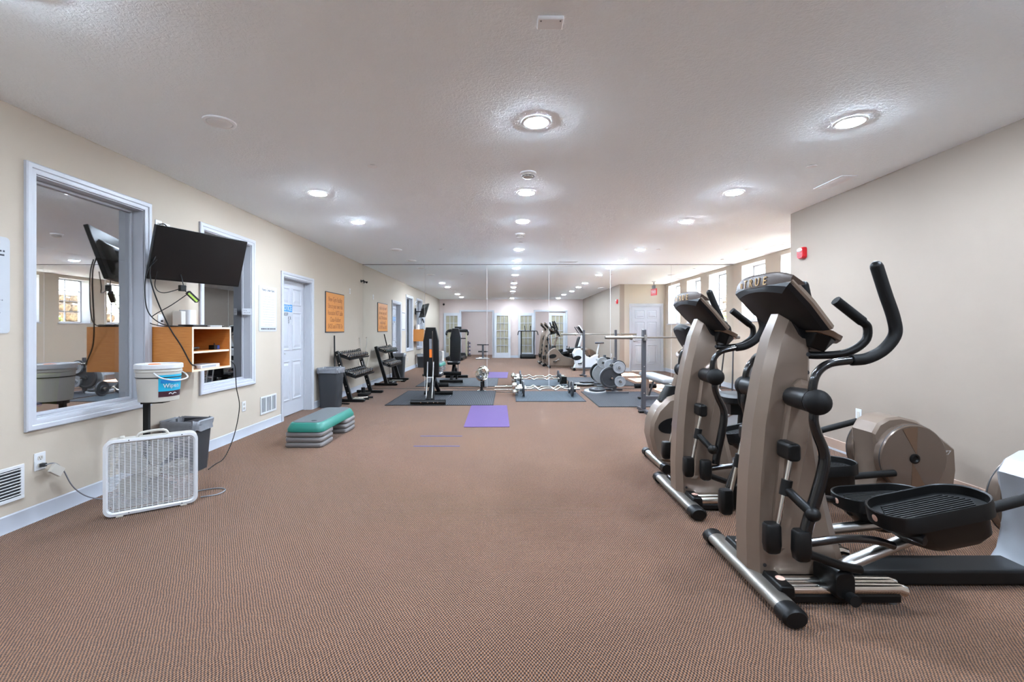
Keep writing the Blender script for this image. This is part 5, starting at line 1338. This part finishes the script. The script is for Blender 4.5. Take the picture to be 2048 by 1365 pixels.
# ------------------------------------------------------------------ what the mirrors show behind the camera
def french_leaf(name, label, loc, rz, tilt=0.0, w=0.76, h=2.1, parent=None):
    t = thing(name, label, 'glass door', loc, rz, 'french door leaves') if parent is None else parent
    t.rotation_euler = (tilt, 0, rz)
    st, tr, br = 0.11, 0.13, 0.24
    f = MB(); f.box(0, st, -0.02, 0.02, 0, h); f.box(w - st, w, -0.02, 0.02, 0, h); f.box(st, w - st, -0.02, 0.02, 0, br); f.box(st, w - st, -0.02, 0.02, h - tr, h)
    f.obj('frame', 'door', t, bevel=0.003)
    iw, ih = w - 2 * st, h - tr - br
    m = MB()
    for k in (1, 2): m.box(st + iw * k / 3 - 0.01, st + iw * k / 3 + 0.01, -0.014, 0.014, br, h - tr)
    for k in range(1, 5):
        for i in range(3):
            m.box(st + iw * i / 3 + (0.01 if i else 0), st + iw * (i + 1) / 3 - (0.01 if i < 2 else 0), -0.013, 0.013, br + ih * k / 5 - 0.01, br + ih * k / 5 + 0.01)
    m.obj('muntin', 'door', t)
    p0 = None
    for i in range(3):
        for k in range(5):
            lc = (st + iw * (i + 0.5) / 3, 0, br + ih * (k + 0.5) / 5)
            if p0 is None: p0 = MB().cbox((0, 0, 0), (iw / 3 - 0.02, 0.004, ih / 5 - 0.02)).obj('pane', 'pane', t, loc=lc)
            else: link_copy(p0, t, lc)
    c = MB()   # gathered curtain on the far face
    n = 30
    top = [(st + iw * i / n, -0.024 - 0.006 * math.sin(i * 1.9), h - tr - 0.01) for i in range(n + 1)]; bot = [(x, y, br + 0.01) for x, y, z in top]
    c.add(top + bot, [(i, i + 1, n + 2 + i, n + 1 + i) for i in range(n)])
    c.obj('curtain', 'curtain', t)
    return t
french_leaf('french_door', 'white french door leaf standing left of the back opening', (-2.98, YB + 0.035, 0), 0)
french_leaf('french_door', 'white french door leaf leaning right of the back opening', (-0.62, YB + 0.10, 0), 0.0, math.radians(1.6))
french_leaf('french_door', 'white french door leaf against the back wall behind the vibration machine', (0.50, YB + 0.035, 0), 0, w=0.74)
french_leaf('french_door', 'white french door leaf hung closed in the right back opening', (1.96, YB - 0.07, 0.005), 0, w=0.76)
t = thing('wall_speaker', 'small black speaker high on the back wall near the left corner', 'speaker', (-2.98, YB + 0.001, 2.5)); MB().ball((0, 0.03, 0), 0.05).obj('shell', 'black', t); MB().cyl((0, 0, 0), (0, 0.03, 0), 0.015).obj('bracket', 'black', t)

t = thing('treadmill', 'black treadmill with pale posts in the left rear corner', 'treadmill', (-2.25, -0.75, 0))
MB().box(-0.36, 0.36, 0.0, 1.55, 0.03, 0.15).obj('deck', 'black', t, bevel=0.01); MB().box(-0.26, 0.26, 0.1, 1.5, 0.15, 0.156).obj('belt', 'black_matte', t)
MB().loft([[(x, y - 0.02, z) for x, y in rrect(w, 0.34, 0.08)] for z, w in ((0.02, 0.78), (0.2, 0.74), (0.26, 0.6))]).obj('motor_cover', 'black', t, ang=45)
for s in (-1, 1):
    MB().prism([(-0.02, 0.12), (0.08, 0.12), (0.12, 1.25), (0.04, 1.25)], s * 0.38 - 0.035, s * 0.38 + 0.035, 'X').obj('post', 'curtain', t, bevel=0.008)
    MB().tube([(s * 0.30, 0.08, 1.28), (s * 0.42, 0.12, 1.27), (s * 0.48, 0.3, 1.2), (s * 0.48, 0.45, 1.1)], 0.035, 10, k=4, flat=1.6).obj('arm_rest', 'black', t)
MB().box(-0.40, 0.40, 0.02, 0.16, 1.2, 1.34).obj('console', 'black', t, bevel=0.03); MB().box(-0.15, 0.15, -0.02, 0.06, 1.32, 1.46).obj('console_head', 'black', t, bevel=0.02)
MB().tube([(-0.36, 0.1, 0.92), (0.36, 0.1, 0.92)], 0.025, 10).obj('cross_bar', 'black', t)

t = thing('vibration_machine', 'black vibration plate machine with a tall handle frame by the back wall', 'vibration machine', (0.93, -0.85, 0))
MB().loft([[(x, y, z) for x, y in rrect(0.72 * q, 0.55 * q, 0.1 * q)] for z, q in ((0, 0.96), (0.03, 1), (0.17, 0.96), (0.19, 0.9))]).obj('base', 'black', t, ang=45)
for s in (-1, 1):
    MB().tube([(s * 0.30, -0.18, 0.17), (s * 0.29, -0.2, 0.7), (s * 0.30, -0.15, 1.25)], 0.024, 10).obj('post', 'black', t)
    MB().tube([(s * 0.30, -0.15, 1.25), (s * 0.42, 0.02, 1.24), (s * 0.46, 0.15, 1.08)], 0.02, 10, k=4).obj('side_handle', 'black', t)
    MB().tube([(s * 0.12, -0.14, 1.27), (s * 0.14, -0.12, 1.50)], 0.018, 10).obj('grip', 'foam', t)
MB().box(-0.33, 0.33, -0.2, -0.06, 1.235, 1.275).obj('console', 'black', t, bevel=0.01)

t = thing('step_exerciser', 'small dark seated exerciser on the carpet before the left back opening', 'exerciser', (-1.1, -0.4, 0))
MB().tube([(-0.30, 0.25, 0.03), (0.30, 0.25, 0.03)], 0.028, 10).obj('front_foot', 'steel', t); MB().tube([(-0.2, -0.35, 0.03), (0.2, -0.35, 0.03)], 0.028, 10).obj('rear_foot', 'steel', t)
MB().box(-0.035, 0.035, -0.35, 0.25, 0.05, 0.1).obj('beam', 'upright', t, bevel=0.004); MB().tube([(0, 0.1, 0.08), (0, 0.05, 0.62)], 0.045, 10).obj('mast', 'upright', t)
MB().tube([(-0.26, 0.05, 0.64), (0.26, 0.05, 0.64)], 0.022, 10).obj('handlebar', 'black', t); MB().tube([(-0.22, -0.05, 0.33), (0.22, -0.05, 0.33)], 0.03, 10).obj('foot_bar', 'black', t)

t = thing('dumbbell_tower', 'narrow dark stand of paired navy weights in the back room', 'weight stand', (-1.95, -2.6, 0))
MB().box(-0.14, 0.14, -0.14, 0.14, 0, 0.03).obj('base', 'black', t, bevel=0.004); MB().box(-0.02, 0.02, -0.02, 0.02, 0.03, 0.74).obj('post', 'black', t)
for k in range(4):
    z = 0.12 + 0.18 * k
    a_ = MB().box(-0.13, 0.13, -0.03, 0.03, z - 0.045, z - 0.03).obj('arm', 'black', t)
    for s in (-1, 1):
        w_ = thing('navy_dumbbell', 'navy dumbbell on the %s arm of the stand, %s side' % (('lowest', 'second', 'third', 'top')[k], 'left' if s > 0 else 'right'), 'dumbbell', (-1.95 + s * 0.075, -2.6, z), 0, 'navy weights in the back room')
        MB().cyl((0, -0.05, 0), (0, 0.05, 0), 0.012, n=8).obj('handle', 'navy', w_)
        for q in (-1, 1): MB().cyl((0, q * 0.04, 0), (0, q * 0.085, 0), 0.03, n=8).obj('head', 'navy', w_)

# seen through the large interior window
t = thing('lime_bin', 'lime green bin in the room behind the large interior window', 'bin', (-7.5, 7.35, 0))
MB().loft([[(x, y, z) for x, y in rrect(0.30 * q, 0.30 * q, 0.05)] for z, q in ((0, 0.8), (0.54, 1), (0.545, 1.06), (0.58, 1.06))]).obj('tub', 'lime', t, ang=45)
MB().ball((0.06, -0.14, 0.12), (0.07, 0.015, 0.04)).obj('mark', 'navy', t)
